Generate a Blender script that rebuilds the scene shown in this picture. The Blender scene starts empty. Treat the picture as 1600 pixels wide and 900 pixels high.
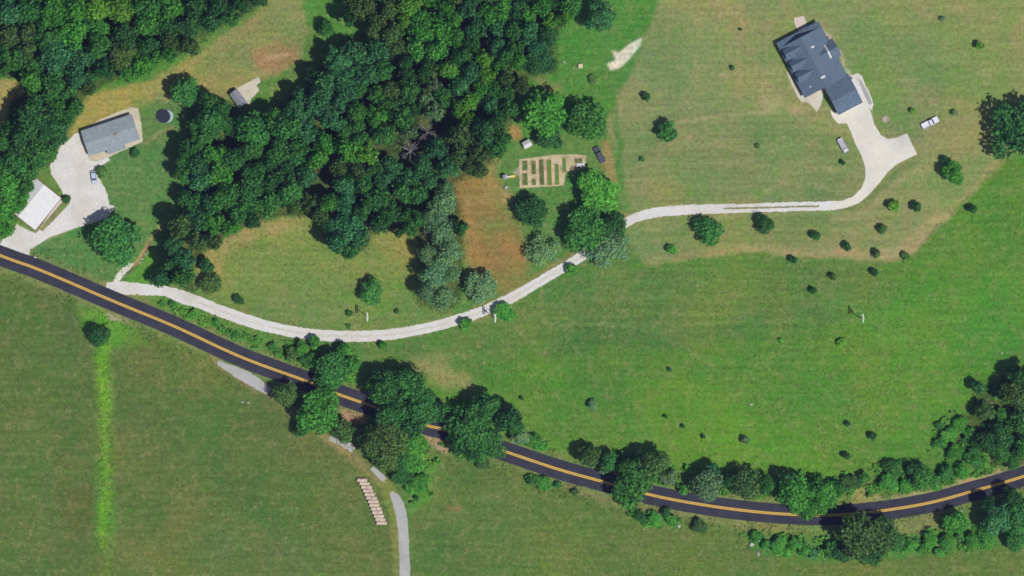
import bpy, math, random
import numpy as np
from mathutils import Vector, Matrix
from mathutils.geometry import tessellate_polygon

# ------------------------------------------------------------------ camera, sky, sun, exposure
SC = bpy.context.scene
COL = SC.collection
R = math.radians
S = 0.225                                   # metres per plan unit
CAM_H = 1500.0
cam = bpy.data.cameras.new("camera")
cam.sensor_width = 36.0
cam.lens = 36.0 * CAM_H / (1600 * S)
cam.clip_start = 1.0
cam.clip_end = 20000.0
camo = bpy.data.objects.new("camera", cam)
camo.location = (0, 0, CAM_H)
COL.objects.link(camo)
SC.camera = camo

SUN_EL = R(61.0)
SUN_H = Vector((0.82, -0.57)).normalized()
to_sun = Vector((SUN_H.x * math.cos(SUN_EL), SUN_H.y * math.cos(SUN_EL), math.sin(SUN_EL)))
world = bpy.data.worlds.new("World")
SC.world = world
world.use_nodes = True
wn = world.node_tree
sky = wn.nodes.new("ShaderNodeTexSky")
sky.sky_type = 'NISHITA'
sky.sun_disc = False
sky.sun_elevation = SUN_EL
sky.sun_rotation = math.atan2(SUN_H.x, SUN_H.y)
bg = wn.nodes["Background"]
bg.inputs["Strength"].default_value = 0.075
wn.links.new(sky.outputs[0], bg.inputs["Color"])
sl = bpy.data.lights.new("sun", 'SUN')
sl.energy = 4.4
sl.angle = R(0.5)
sl.color = (1.0, 0.965, 0.91)
so = bpy.data.objects.new("sun", sl)
so.rotation_euler = (-to_sun).to_track_quat('-Z', 'Y').to_euler()
so.location = (60, -60, 200)
COL.objects.link(so)
SC.view_settings.view_transform = 'Standard'
SC.view_settings.look = 'None'
SC.view_settings.gamma = 1.0
SC.view_settings.exposure = 0.0
SC.view_settings.use_curve_mapping = False
SC.render.engine = 'CYCLES'
SC.cycles.max_bounces = 5
SC.cycles.pixel_filter_type = 'BLACKMAN_HARRIS'
SC.cycles.filter_width = 1.7

K_LIGHT = 1.36                              # brightness of a white flat sheet under this sun and sky


def lin(c):
    c = c / 255.0
    return c / 12.92 if c <= 0.04045 else ((c + 0.055) / 1.055) ** 2.4


def alb(r, g, b, k=K_LIGHT):
    """Albedo of a surface that reads as this colour when sunlit."""
    return (lin(r) / k, lin(g) / k, lin(b) / k)


def W(x, y, z=0.0):
    return Vector(((x - 800) * S, (450 - y) * S, z))


# ------------------------------------------------------------------ tagging
def tag(o, label=None, cat=None, group=None, kind=None):
    if label: o["label"] = label
    if cat: o["category"] = cat
    if group: o["group"] = group
    if kind: o["kind"] = kind
    return o


def empty(name, loc=(0, 0, 0), rz=0.0, scale=None):
    o = bpy.data.objects.new(name, None)
    o.location = loc
    o.rotation_euler = (0, 0, rz)
    if scale: o.scale = scale
    o.empty_display_size = 0.5
    COL.objects.link(o)
    return o


def link_mesh(name, me, parent=None, loc=None):
    o = bpy.data.objects.new(name, me)
    if loc is not None: o.location = loc
    COL.objects.link(o)
    if parent is not None: o.parent = parent
    return o


def copy_tree(o, parent=None):
    c = o.copy()
    COL.objects.link(c)
    c.parent = parent
    for ch in o.children:
        copy_tree(ch, c)
    return c


# ------------------------------------------------------------------ materials
MATS = {}


def new_mat(name, rough=0.9, spec=0.2):
    m = bpy.data.materials.new(name)
    m.use_nodes = True
    nt = m.node_tree
    b = nt.nodes["Principled BSDF"]
    b.inputs["Roughness"].default_value = rough
    b.inputs["Specular IOR Level"].default_value = spec
    return m, nt, b


def node(nt, t, **kw):
    n = nt.nodes.new(t)
    for k, v in kw.items():
        setattr(n, k, v)
    return n


def noise(nt, vec, scale, detail=4.0, rough=0.55, dist=0.0):
    n = node(nt, "ShaderNodeTexNoise")
    n.inputs["Scale"].default_value = scale
    n.inputs["Detail"].default_value = detail
    n.inputs["Roughness"].default_value = rough
    n.inputs["Distortion"].default_value = dist
    nt.links.new(vec, n.inputs["Vector"])
    return n.outputs["Fac"]


def mrange(nt, val, a, b, c, d):
    n = node(nt, "ShaderNodeMapRange")
    for i, v in zip((1, 2, 3, 4), (a, b, c, d)):
        n.inputs[i].default_value = v
    nt.links.new(val, n.inputs[0])
    return n.outputs[0]


def mixc(nt, fac, a, b, mode='MIX'):
    n = node(nt, "ShaderNodeMix", data_type='RGBA', blend_type=mode)
    for sock, v in ((n.inputs[0], fac), (n.inputs[6], a), (n.inputs[7], b)):
        if isinstance(v, (int, float)): sock.default_value = v
        elif isinstance(v, tuple): sock.default_value = (v[0], v[1], v[2], 1.0)
        else: nt.links.new(v, sock)
    return n.outputs[2]


def bump(nt, b, h, strength, dist):
    n = node(nt, "ShaderNodeBump")
    n.inputs["Strength"].default_value = strength
    n.inputs["Distance"].default_value = dist
    nt.links.new(h, n.inputs["Height"])
    nt.links.new(n.outputs[0], b.inputs["Normal"])


def scaled(nt, col, fac):
    """colour times a scalar socket"""
    return mixc(nt, 1.0, col, fac, 'MULTIPLY')


def gritty(name, col, scales=(0.3, 3.0), amp=(0.12, 0.18), tint=None, tint_amt=0.0, rough=0.9, spec=0.2, bs=0.25, metal=0.0, world_space=True):
    """weathered surface: two noises of brightness and one of tint"""
    m, nt, b = new_mat(name, rough, spec)
    b.inputs["Metallic"].default_value = metal
    tc = node(nt, "ShaderNodeTexCoord")
    geo = node(nt, "ShaderNodeNewGeometry")
    v = geo.outputs["Position"] if world_space else tc.outputs["Object"]
    c = col
    if tint:
        c = mixc(nt, mrange(nt, noise(nt, v, scales[0] * 0.6, 5, 0.6), 0.45, 0.7, 0.0, tint_amt), col, tint)
    else:
        rgb = node(nt, "ShaderNodeRGB"); rgb.outputs[0].default_value = (*col, 1); c = rgb.outputs[0]
    n1 = mrange(nt, noise(nt, v, scales[0], 5), 0.3, 0.7, 1 - amp[0], 1 + amp[0])
    h = noise(nt, v, scales[1], 4, 0.65)
    n2 = mrange(nt, h, 0.3, 0.7, 1 - amp[1], 1 + amp[1])
    c = scaled(nt, scaled(nt, c, n1), n2)
    nt.links.new(c, b.inputs["Base Color"])
    if bs: bump(nt, b, h, bs, 0.05)
    MATS[name] = m
    return m


def ground_mat():
    m, nt, b = new_mat("ground", 0.95, 0.1)
    at = node(nt, "ShaderNodeAttribute", attribute_name="Col")
    v = node(nt, "ShaderNodeNewGeometry").outputs["Position"]
    c = at.outputs["Color"]
    big = noise(nt, v, 0.045, 7, 0.6, 0.4)
    warm = mixc(nt, 1.0, c, (1.22, 1.02, 1.08), 'MULTIPLY')
    cool = mixc(nt, 1.0, c, (0.80, 1.00, 0.88), 'MULTIPLY')
    c = mixc(nt, mrange(nt, big, 0.36, 0.64, 0.0, 1.0), cool, warm)
    huge = noise(nt, v, 0.021, 5, 0.6, 0.6)
    c = mixc(nt, mrange(nt, huge, 0.5, 0.66, 0.0, 0.9), c, mixc(nt, 1.0, c, (1.14, 1.08, 0.88), 'MULTIPLY'))
    c = mixc(nt, mrange(nt, huge, 0.34, 0.48, 0.9, 0.0), c, mixc(nt, 1.0, c, (0.84, 0.90, 1.04), 'MULTIPLY'))
    mid = noise(nt, v, 0.28, 6, 0.68)
    dry = mixc(nt, 0.5, mixc(nt, 1.0, c, (1.32, 1.15, 1.25), 'MULTIPLY'), alb(150, 142, 98))
    c = mixc(nt, mrange(nt, mid, 0.49, 0.68, 0.0, 0.7), c, dry)
    lush = mixc(nt, 1.0, c, (0.82, 1.06, 0.7), 'MULTIPLY')
    mid2 = noise(nt, v, 0.19, 6, 0.7, 0.3)
    c = mixc(nt, mrange(nt, mid2, 0.49, 0.66, 0.0, 0.8), c, lush)
    mp = node(nt, "ShaderNodeMapping"); mp.inputs["Scale"].default_value = (1.0, 0.16, 1.0); nt.links.new(v, mp.inputs["Vector"])
    st1 = noise(nt, mp.outputs[0], 0.55, 5, 0.65)
    c = mixc(nt, mrange(nt, st1, 0.54, 0.72, 0.0, 0.45), c, mixc(nt, 1.0, c, (1.35, 1.2, 1.45), 'MULTIPLY'))
    mp2 = node(nt, "ShaderNodeMapping"); mp2.inputs["Scale"].default_value = (0.07, 1.0, 1.0); nt.links.new(v, mp2.inputs["Vector"])
    st2 = noise(nt, mp2.outputs[0], 0.7, 4, 0.6)
    c = scaled(nt, c, mrange(nt, st2, 0.35, 0.65, 0.89, 1.11))
    spk = noise(nt, v, 0.55, 2, 0.5)
    c = mixc(nt, mrange(nt, spk, 0.66, 0.72, 0.0, 0.5), c, alb(158, 152, 104))
    dk = noise(nt, v, 0.42, 3, 0.5, 0.2)
    c = mixc(nt, mrange(nt, dk, 0.62, 0.72, 0.0, 0.55), c, mixc(nt, 1.0, c, (0.6, 0.8, 0.66), 'MULTIPLY'))
    s1 = mrange(nt, noise(nt, v, 0.8, 5, 0.75), 0.34, 0.66, 0.74, 1.28)
    fine = noise(nt, v, 2.6, 4, 0.7)
    s2 = mrange(nt, fine, 0.32, 0.68, 0.78, 1.24)
    c = scaled(nt, scaled(nt, c, s1), s2)
    nt.links.new(c, b.inputs["Base Color"])
    bump(nt, b, fine, 0.5, 0.12)
    return m


def leaf_mat(name="foliage"):
    m = bpy.data.materials.new(name)
    m.use_nodes = True
    nt = m.node_tree
    nt.nodes.remove(nt.nodes["Principled BSDF"])
    out = nt.nodes["Material Output"]
    oi = node(nt, "ShaderNodeObjectInfo")
    geo = node(nt, "ShaderNodeNewGeometry")
    tc = node(nt, "ShaderNodeTexCoord")
    c = oi.outputs["Color"]
    wv = geo.outputs["Position"]
    cl = noise(nt, wv, 0.55, 3, 0.6)
    warm = mixc(nt, 1.0, c, (1.25, 1.12, 0.85), 'MULTIPLY')
    cool = mixc(nt, 1.0, c, (0.8, 0.9, 1.02), 'MULTIPLY')
    c = mixc(nt, mrange(nt, cl, 0.35, 0.65, 0.0, 1.0), cool, warm)
    rnd = geo.outputs["Random Per Island"]
    c = scaled(nt, c, mrange(nt, rnd, 0.0, 1.0, 0.74, 1.26))
    d = node(nt, "ShaderNodeBsdfDiffuse")
    t = node(nt, "ShaderNodeBsdfTranslucent")
    mx = node(nt, "ShaderNodeMixShader")
    mx.inputs[0].default_value = 0.38
    nt.links.new(c, d.inputs["Color"])
    nt.links.new(mixc(nt, 1.0, c, (1.1, 1.15, 0.6), 'MULTIPLY'), t.inputs["Color"])
    nt.links.new(d.outputs[0], mx.inputs[1])
    nt.links.new(t.outputs[0], mx.inputs[2])
    nt.links.new(mx.outputs[0], out.inputs["Surface"])
    return m


def grass_mat():
    m, nt, b = new_mat("grass_blades", 0.9, 0.1)
    at = node(nt, "ShaderNodeAttribute", attribute_name="Col")
    nt.links.new(at.outputs["Color"], b.inputs["Base Color"])
    return m


def asphalt_mat():
    m, nt, b = new_mat("asphalt", 0.85, 0.3)
    v = node(nt, "ShaderNodeNewGeometry").outputs["Position"]
    a = noise(nt, v, 0.25, 5, 0.6)
    f = noise(nt, v, 6.0, 3, 0.7)
    c = mixc(nt, mrange(nt, a, 0.35, 0.65, 0, 1), alb(45, 46, 59), alb(58, 58, 71))
    c = scaled(nt, c, mrange(nt, f, 0.3, 0.7, 0.85, 1.15))
    nt.links.new(c, b.inputs["Base Color"])
    bump(nt, b, f, 0.2, 0.02)
    return m


def paint_mat():
    m, nt, b = new_mat("yellow_paint", 0.7, 0.3)
    v = node(nt, "ShaderNodeNewGeometry").outputs["Position"]
    a = noise(nt, v, 1.1, 5, 0.7)
    c = mixc(nt, mrange(nt, a, 0.5, 0.7, 0, 0.7), alb(236, 190, 74), alb(170, 140, 80))
    nt.links.new(c, b.inputs["Base Color"])
    return m


def shingle_mat(name, c1, c2, row=0.28):
    """roof shingles: courses along local x/y plus blotchy tabs"""
    m, nt, b = new_mat(name, 0.85, 0.25)
    v = node(nt, "ShaderNodeTexCoord").outputs["Object"]
    a = noise(nt, v, 0.7, 5, 0.65)
    c = mixc(nt, mrange(nt, a, 0.35, 0.65, 0, 1), c1, c2)
    br = node(nt, "ShaderNodeTexBrick")
    br.inputs["Scale"].default_value = 1.0
    br.inputs["Brick Width"].default_value = 0.7
    br.inputs["Row Height"].default_value = row
    br.inputs["Mortar Size"].default_value = 0.02
    br.inputs["Color1"].default_value = (1.08, 1.08, 1.08, 1)
    br.inputs["Color2"].default_value = (0.86, 0.86, 0.88, 1)
    br.inputs["Mortar"].default_value = (0.6, 0.6, 0.62, 1)
    nt.links.new(v, br.inputs["Vector"])
    c = mixc(nt, 1.0, c, br.outputs["Color"], 'MULTIPLY')
    nt.links.new(c, b.inputs["Base Color"])
    bump(nt, b, br.outputs["Fac"], 0.3, -0.02)
    return m


def ribbed_metal(name, col, rust=None, axis=0, pitch=0.5):
    m, nt, b = new_mat(name, 0.5, 0.4)
    v = node(nt, "ShaderNodeTexCoord").outputs["Object"]
    sx = node(nt, "ShaderNodeSeparateXYZ")
    nt.links.new(v, sx.inputs[0])
    wv = node(nt, "ShaderNodeMath", operation='PINGPONG')
    nt.links.new(sx.outputs[axis], wv.inputs[0])
    wv.inputs[1].default_value = pitch / 2
    rib = mrange(nt, wv.outputs[0], 0.0, 0.05, 0.86, 1.0)
    st = noise(nt, v, 0.45, 5, 0.65)
    rgb = node(nt, "ShaderNodeRGB"); rgb.outputs[0].default_value = (*col, 1)
    c = rgb.outputs[0]
    if rust:
        c = mixc(nt, mrange(nt, st, 0.55, 0.75, 0, 0.7), c, rust)
    c = scaled(nt, c, rib)
    c = scaled(nt, c, mrange(nt, noise(nt, v, 1.3, 4), 0.3, 0.7, 0.93, 1.07))
    nt.links.new(c, b.inputs["Base Color"])
    bump(nt, b, wv.outputs[0], 0.3, 0.05)
    return m


M_GROUND = ground_mat()
M_LEAF = leaf_mat()
M_GRASS = grass_mat()
M_ASPHALT = asphalt_mat()
M_PAINT = paint_mat()
M_BARK = gritty("bark", (0.12, 0.09, 0.065), (1.5, 9.0), (0.2, 0.3))
M_DEADWOOD = gritty("dead_wood", (0.2, 0.185, 0.175), (1.5, 9.0), (0.2, 0.2))
M_GRAVEL = gritty("gravel", alb(223, 221, 217), (0.14, 1.6), (0.06, 0.13), alb(200, 188, 166), 0.55)
M_GRAVEL_GREY = gritty("grey_gravel", alb(182, 182, 180), (0.14, 1.6), (0.07, 0.13), alb(165, 155, 132), 0.5)
M_DIRTGRAVEL = gritty("dirty_gravel", alb(196, 186, 162), (0.2, 1.6), (0.10, 0.16), alb(150, 145, 100), 0.7)
M_CONCRETE = gritty("concrete", alb(228, 223, 210), (0.10, 1.2), (0.07, 0.07), alb(208, 206, 200), 0.8, bs=0.1)
M_CONCRETE_GREY = gritty("grey_concrete", alb(170, 172, 174), (0.3, 2.0), (0.06, 0.08), bs=0.1)
M_SHINGLE_BLUE = shingle_mat("blue_grey_shingles", alb(96, 116, 136), alb(108, 126, 144))
M_SHINGLE_GREY = shingle_mat("grey_shingles", alb(148, 162, 166), alb(162, 172, 178))
M_WHITE_METAL = ribbed_metal("white_metal_roof", alb(220, 220, 221), alb(196, 192, 190), 0)
M_GREY_METAL = ribbed_metal("grey_metal_roof", alb(140, 142, 152), alb(150, 144, 142), 1)
M_SIDING = gritty("cream_siding", alb(205, 195, 172), (0.5, 4), (0.04, 0.05), bs=0.05)
M_STONE = gritty("stone_wall", alb(175, 160, 140), (0.8, 4), (0.1, 0.2))
M_RED = gritty("red_siding", alb(150, 62, 52), (0.6, 5), (0.12, 0.12), alb(176, 120, 104), 0.6)
M_TRIM = gritty("white_trim", alb(225, 225, 222), (0.5, 4), (0.03, 0.04), bs=0)
M_TIMBER = gritty("grey_timber", alb(160, 140, 112), (0.9, 6), (0.12, 0.2), world_space=False)
M_PALE_TIMBER = gritty("pale_timber", alb(222, 208, 180), (0.9, 6), (0.1, 0.15))
M_SOIL = gritty("bed_soil", alb(128, 118, 66), (0.6, 3), (0.2, 0.25))
M_STRAW = gritty("straw_path", alb(206, 188, 154), (0.5, 3), (0.1, 0.16), alb(150, 140, 90), 0.8)
M_HAY = gritty("hay", alb(220, 200, 180), (0.8, 7), (0.12, 0.2), alb(190, 164, 144), 0.6, world_space=True)
M_ROCK = gritty("pale_rock", alb(190, 186, 176), (1.0, 6), (0.12, 0.18))
M_POLE = gritty("weathered_pole", alb(170, 165, 155), (1.0, 6), (0.1, 0.15))
M_CERAMIC = gritty("insulator_ceramic", alb(190, 200, 205), (1.0, 6), (0.05, 0.05), rough=0.3, spec=0.5, bs=0)
M_PALE_BLUE = gritty("pale_blue_vinyl", alb(170, 200, 200), (0.6, 4), (0.06, 0.06), rough=0.5, bs=0)
M_COVER = gritty("dark_pool_cover", alb(44, 48, 66), (0.5, 3), (0.15, 0.12), rough=0.7, bs=0.1)


def gloss(name, col, rough=0.35, spec=0.5, coat=0.5):
    m, nt, b = new_mat(name, rough, spec)
    v = node(nt, "ShaderNodeTexCoord").outputs["Object"]
    rgb = node(nt, "ShaderNodeRGB"); rgb.outputs[0].default_value = (*col, 1)
    c = scaled(nt, rgb.outputs[0], mrange(nt, noise(nt, v, 1.7, 4), 0.3, 0.7, 0.94, 1.06))
    nt.links.new(c, b.inputs["Base Color"])
    b.inputs["Coat Weight"].default_value = coat
    return m


M_CARWHITE = gloss("white_car_paint", alb(228, 228, 236))
M_CARSILVER = gloss("pale_blue_car_paint", alb(190, 205, 222))
M_CARDARK = gloss("dark_grey_car_paint", alb(72, 74, 86))
M_GLASS = gloss("tinted_glass", (0.02, 0.03, 0.05), 0.08, 0.5, 0.0)
M_TYRE = gritty("rubber", (0.02, 0.02, 0.02), (2, 12), (0.1, 0.1), rough=0.8)
M_LAMP = gloss("lamp_lens", (0.6, 0.6, 0.58), 0.1)
M_STEEL = gritty("galvanised_steel", alb(172, 176, 184), (0.6, 5), (0.08, 0.08), rough=0.5, spec=0.4)
M_YELLOW = gloss("yellow_plastic", alb(240, 214, 70), 0.4, 0.4, 0.2)


# ------------------------------------------------------------------ mesh builder
class MB:
    def __init__(self):
        self.v, self.f = [], []

    def add(self, vs, fs):
        n = len(self.v)
        self.v += [tuple(p) for p in vs]
        self.f += [tuple(i + n for i in f) for f in fs]
        return self

    def box(self, x0, x1, y0, y1, z0, z1, taper=0.0):
        t = taper
        vs = [(x0, y0, z0), (x1, y0, z0), (x1, y1, z0), (x0, y1, z0),
              (x0 + t, y0 + t, z1), (x1 - t, y0 + t, z1), (x1 - t, y1 - t, z1), (x0 + t, y1 - t, z1)]
        return self.add(vs, [(3, 2, 1, 0), (4, 5, 6, 7), (0, 1, 5, 4), (1, 2, 6, 5), (2, 3, 7, 6), (3, 0, 4, 7)])

    def cbox(self, x0, x1, y0, y1, z0, z1, c=0.08):
        """box with chamfered vertical and top edges"""
        def ring(i, z):
            return [(x0 + i + c, y0 + i, z), (x1 - i - c, y0 + i, z), (x1 - i, y0 + i + c, z), (x1 - i, y1 - i - c, z),
                    (x1 - i - c, y1 - i, z), (x0 + i + c, y1 - i, z), (x0 + i, y1 - i - c, z), (x0 + i, y0 + i + c, z)]
        vs = ring(0, z0) + ring(0, z1 - c) + ring(c, z1)
        fs = [tuple(range(7, -1, -1)), tuple(range(16, 24))]
        for k in (0, 8):
            for i in range(8):
                j = (i + 1) % 8
                fs.append((k + i, k + j, k + 8 + j, k + 8 + i))
        return self.add(vs, fs)

    def extrude(self, prof, x0, x1, axis='x'):
        """closed profile (c, z) extruded along x (c is y) or along y (c is x)"""
        n = len(prof)
        mk = (lambda a, c, z: (a, c, z)) if axis == 'x' else (lambda a, c, z: (c, a, z))
        vs = [mk(x0, c, z) for c, z in prof] + [mk(x1, c, z) for c, z in prof]
        fs = [tuple(range(n - 1, -1, -1)), tuple(range(n, 2 * n))]
        for i in range(n):
            j = (i + 1) % n
            fs.append((i, j, n + j, n + i))
        return self.add(vs, fs)

    def tube(self, p0, p1, r0, r1, n=8, cap=True):
        p0, p1 = Vector(p0), Vector(p1)
        d = (p1 - p0).normalized()
        a = d.orthogonal().normalized()
        b = d.cross(a)
        vs = []
        for p, r in ((p0, r0), (p1, r1)):
            for i in range(n):
                t = 2 * math.pi * i / n
                vs.append(p + a * (r * math.cos(t)) + b * (r * math.sin(t)))
        fs = [(i, (i + 1) % n, n + (i + 1) % n, n + i) for i in range(n)]
        if cap: fs += [tuple(range(n - 1, -1, -1)), tuple(range(n, 2 * n))]
        return self.add(vs, fs)

    def lathe(self, prof, n=24, cx=0.0, cy=0.0):
        vs = []
        for r, z in prof:
            for i in range(n):
                t = 2 * math.pi * i / n
                vs.append((cx + r * math.cos(t), cy + r * math.sin(t), z))
        fs = []
        for k in range(len(prof) - 1):
            for i in range(n):
                j = (i + 1) % n
                fs.append((k * n + i, k * n + j, (k + 1) * n + j, (k + 1) * n + i))
        fs.append(tuple(range(n - 1, -1, -1)))
        fs.append(tuple((len(prof) - 1) * n + i for i in range(n)))
        return self.add(vs, fs)

    def mesh(self, name, mat, smooth=False):
        me = bpy.data.meshes.new(name)
        me.from_pydata(self.v, [], self.f)
        me.materials.append(mat)
        if smooth: me.shade_smooth()
        me.update()
        import bmesh
        bm = bmesh.new(); bm.from_mesh(me)
        bmesh.ops.recalc_face_normals(bm, faces=bm.faces)
        bm.to_mesh(me); bm.free()
        return me

    def build(self, name, mat, parent=None, smooth=False, loc=None):
        return link_mesh(name, self.mesh(name, mat, smooth), parent, loc)


# ------------------------------------------------------------------ curves and sheets
rngS = random.Random(4)


def spline(pts, step=4.0):
    """Catmull-Rom through plan points (each x, y or x, y, width)"""
    pts = [tuple(p) for p in pts]
    out = []
    n = len(pts)
    for i in range(n - 1):
        p0, p1, p2, p3 = pts[max(i - 1, 0)], pts[i], pts[i + 1], pts[min(i + 2, n - 1)]
        L = math.hypot(p2[0] - p1[0], p2[1] - p1[1])
        k = max(1, int(L / step))
        for j in range(k):
            t = j / k
            out.append(tuple(0.5 * ((2 * b) + (-a + c) * t + (2 * a - 5 * b + 4 * c - d) * t * t + (-a + 3 * b - 3 * c + d) * t ** 3)
                             for a, b, c, d in zip(p0, p1, p2, p3)))
    out.append(pts[-1])
    return out


def ribbon(name, pts, z, mat, width=None, off=0.0, jit=0.0, skirt=True, kind='structure'):
    """a strip of surfacing along a plan line; width and offsets in plan units"""
    sp = spline(pts, 3.0)
    L, Rr = [], []
    for i, p in enumerate(sp):
        a, b = sp[max(i - 1, 0)], sp[min(i + 1, len(sp) - 1)]
        d = Vector((b[0] - a[0], b[1] - a[1])).normalized()
        nrm = Vector((-d.y, d.x))
        w = (p[2] if len(p) > 2 else width) / 2
        c = Vector((p[0], p[1])) + nrm * off
        L.append(c - nrm * (w + rngS.uniform(-jit, jit)))
        Rr.append(c + nrm * (w + rngS.uniform(-jit, jit)))
    mb = MB()
    n = len(sp)
    vs = [W(p.x, p.y, z) for p in L] + [W(p.x, p.y, z) for p in Rr]
    fs = [(i, i + 1, n + i + 1, n + i) for i in range(n - 1)]
    mb.add(vs, fs)
    if skirt:
        vs2 = [W(p.x, p.y, z) for p in L] + [W(p.x, p.y, -0.02) for p in L]
        mb.add(vs2, [(i, i + 1, n + i + 1, n + i) for i in range(n - 1)])
        vs3 = [W(p.x, p.y, z) for p in Rr] + [W(p.x, p.y, -0.02) for p in Rr]
        mb.add(vs3, [(i, i + 1, n + i + 1, n + i) for i in range(n - 1)])
    o = mb.build(name, mat)
    if kind: o["kind"] = kind
    return o


def sheet(name, poly, z, mat, jit=0.0, thick=True, step=3.0, kind='structure', round_=False):
    pts = spline(list(poly) + [poly[0]], step)[:-1] if round_ else []
    if not round_:
        n = len(poly)
        for i in range(n):
            a, b = poly[i], poly[(i + 1) % n]
            k = max(1, int(math.hypot(b[0] - a[0], b[1] - a[1]) / step))
            for j in range(k):
                t = j / k
                pts.append((a[0] + (b[0] - a[0]) * t, a[1] + (b[1] - a[1]) * t))
    pts = [(x + rngS.uniform(-jit, jit), y + rngS.uniform(-jit, jit)) for x, y in pts]
    top = [W(x, y, z) for x, y in pts]
    tris = tessellate_polygon([top])
    mb = MB()
    mb.add(top, tris)
    if thick:
        n = len(pts)
        mb.add(top + [W(x, y, -0.02) for x, y in pts], [(i, (i + 1) % n, n + (i + 1) % n, n + i) for i in range(n)])
    o = mb.build(name, mat)
    if kind: o["kind"] = kind
    return o


# ------------------------------------------------------------------ plan geometry
ROAD = [(-400, 240), (-150, 339), (0, 399), (50, 417), (100, 437.5), (150, 459), (200, 480), (275, 511), (350, 546), (400, 567), (475, 594), (512, 610), (580, 634), (665, 664), (695, 672),
        (800, 709), (875, 734), (940, 752), (1020, 774), (1100, 789), (1175, 799), (1240, 804), (1295, 805), (1370, 799),
        (1450, 786), (1525, 766), (1600, 744), (1700, 708), (1900, 630)]
DRIVE = [(166, 447, 12), (190, 450, 20), (220, 452, 18), (258, 455, 16), (285, 464, 20), (312, 473, 18), (350, 488, 18), (400, 505, 18), (450, 517, 17),
         (500, 523.5, 17), (550, 525.5, 17), (600, 523.5, 17), (650, 516, 16), (700, 504, 16), (750, 488, 16), (800, 465, 16), (850, 436, 15),
         (905, 403, 15), (945, 372, 14), (985, 344, 14), (1020, 333, 15), (1060, 328.5, 15), (1110, 326.5, 15), (1160, 325.5, 14), (1220, 323.5, 14),
         (1280, 322, 14), (1308, 321, 14)]
LANE = [(340, 566, 6), (365, 579, 14), (392, 593, 18), (420, 612, 12), (445, 632, 7), (480, 660, 6), (515, 684, 8), (540, 694, 12), (566, 716, 10), (590, 741, 12),
        (606, 757, 12), (618, 776, 17), (626, 800, 17), (630, 830, 16), (632, 870, 16), (633, 905, 16), (634, 1000, 16)]
CONCRETE = [(1299, 328), (1299, 316), (1318, 313), (1333, 307), (1346, 294), (1352, 279), (1352, 262), (1346, 243), (1337, 226), (1330, 207), (1323, 193),
            (1309, 193), (1300, 182), (1297, 172), (1307, 178), (1345, 158), (1360, 172), (1366, 194), (1376, 211), (1387, 217), (1402, 215), (1417, 208), (1424, 223), (1433, 241),
            (1420, 247), (1402, 256), (1387, 269), (1372, 288), (1357, 305), (1341, 318), (1321, 325)]
YARD = [(0, 382), (5, 374), (22, 361), (26, 350), (40, 358), (57, 365), (62, 358), (80, 330), (100, 306), (97, 298), (80, 272), (78, 258), (84, 250), (95, 228), (104, 222), (118, 208), (128, 208),
        (138, 247), (150, 252), (166, 243), (172, 250), (152, 262), (148, 268), (155, 280), (163, 292), (169, 308), (171, 320), (179, 322), (177, 327),
        (168, 340), (150, 346), (130, 353), (105, 361), (80, 369), (62, 380), (47, 390), (45, 402), (20, 400), (-4, 392), (-30, 385), (-30, 378)]
HEDGE_STRIP = [(62, 358), (78, 338), (98, 314), (101, 303), (110, 305), (109, 317), (98, 330), (82, 346), (67, 361)]

WOODS = {
    'corner': [(-30, -30), (430, -30), (395, 12), (330, 50), (290, 82), (245, 98), (205, 118), (165, 132), (135, 152), (112, 185), (90, 165), (60, 150), (40, 130), (30, 118), (-30, 118)],
    'edge': [(22, 150), (60, 150), (90, 165), (112, 185), (104, 215), (92, 232), (82, 255), (60, 262), (45, 285), (38, 310), (28, 340), (15, 360), (-30, 372), (-30, 205), (12, 205)],
    'main': [(560, -30), (900, -30), (888, 20), (868, 60), (870, 110), (825, 120), (805, 150), (800, 185), (785, 215), (770, 255), (735, 275), (712, 283), (720, 330), (722, 400), (716, 470),
             (690, 488), (650, 470), (660, 420), (655, 375), (625, 360), (600, 350), (580, 365), (570, 392), (530, 392), (505, 365), (490, 335), (430, 338), (385, 352), (345, 375),
             (315, 392), (300, 430), (305, 455), (285, 450), (262, 400), (258, 370), (268, 340), (290, 320), (290, 240), (300, 180), (325, 160), (350, 158), (380, 178), (410, 180), (440, 160),
             (480, 135), (500, 105), (530, 75), (590, 68), (585, 40), (560, 20)],
    'right': [(1630, 570), (1580, 578), (1560, 600), (1525, 600), (1520, 640), (1500, 660), (1470, 690), (1500, 715), (1530, 725), (1590, 725), (1630, 715)],
}

# ------------------------------------------------------------------ the ground: one sheet, its own colour of grass, soil and litter per place
rngN = np.random.default_rng(11)


def vnoise(x, y, scale, seed, octaves=3):
    out = np.zeros_like(x); amp = 1.0; tot = 0.0
    for o in range(octaves):
        g = np.random.default_rng(seed + o).random((256, 256))
        u, v = x / scale * 2 ** o, y / scale * 2 ** o
        iu, iv = np.floor(u).astype(int), np.floor(v).astype(int)
        fu, fv = u - iu, v - iv
        fu, fv = fu * fu * (3 - 2 * fu), fv * fv * (3 - 2 * fv)
        a = g[iu % 256, iv % 256]; b = g[(iu + 1) % 256, iv % 256]; c = g[iu % 256, (iv + 1) % 256]; d = g[(iu + 1) % 256, (iv + 1) % 256]
        out += amp * ((a * (1 - fu) + b * fu) * (1 - fv) + (c * (1 - fu) + d * fu) * fv)
        tot += amp; amp *= 0.5
    return out / tot * 2 - 1


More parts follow.
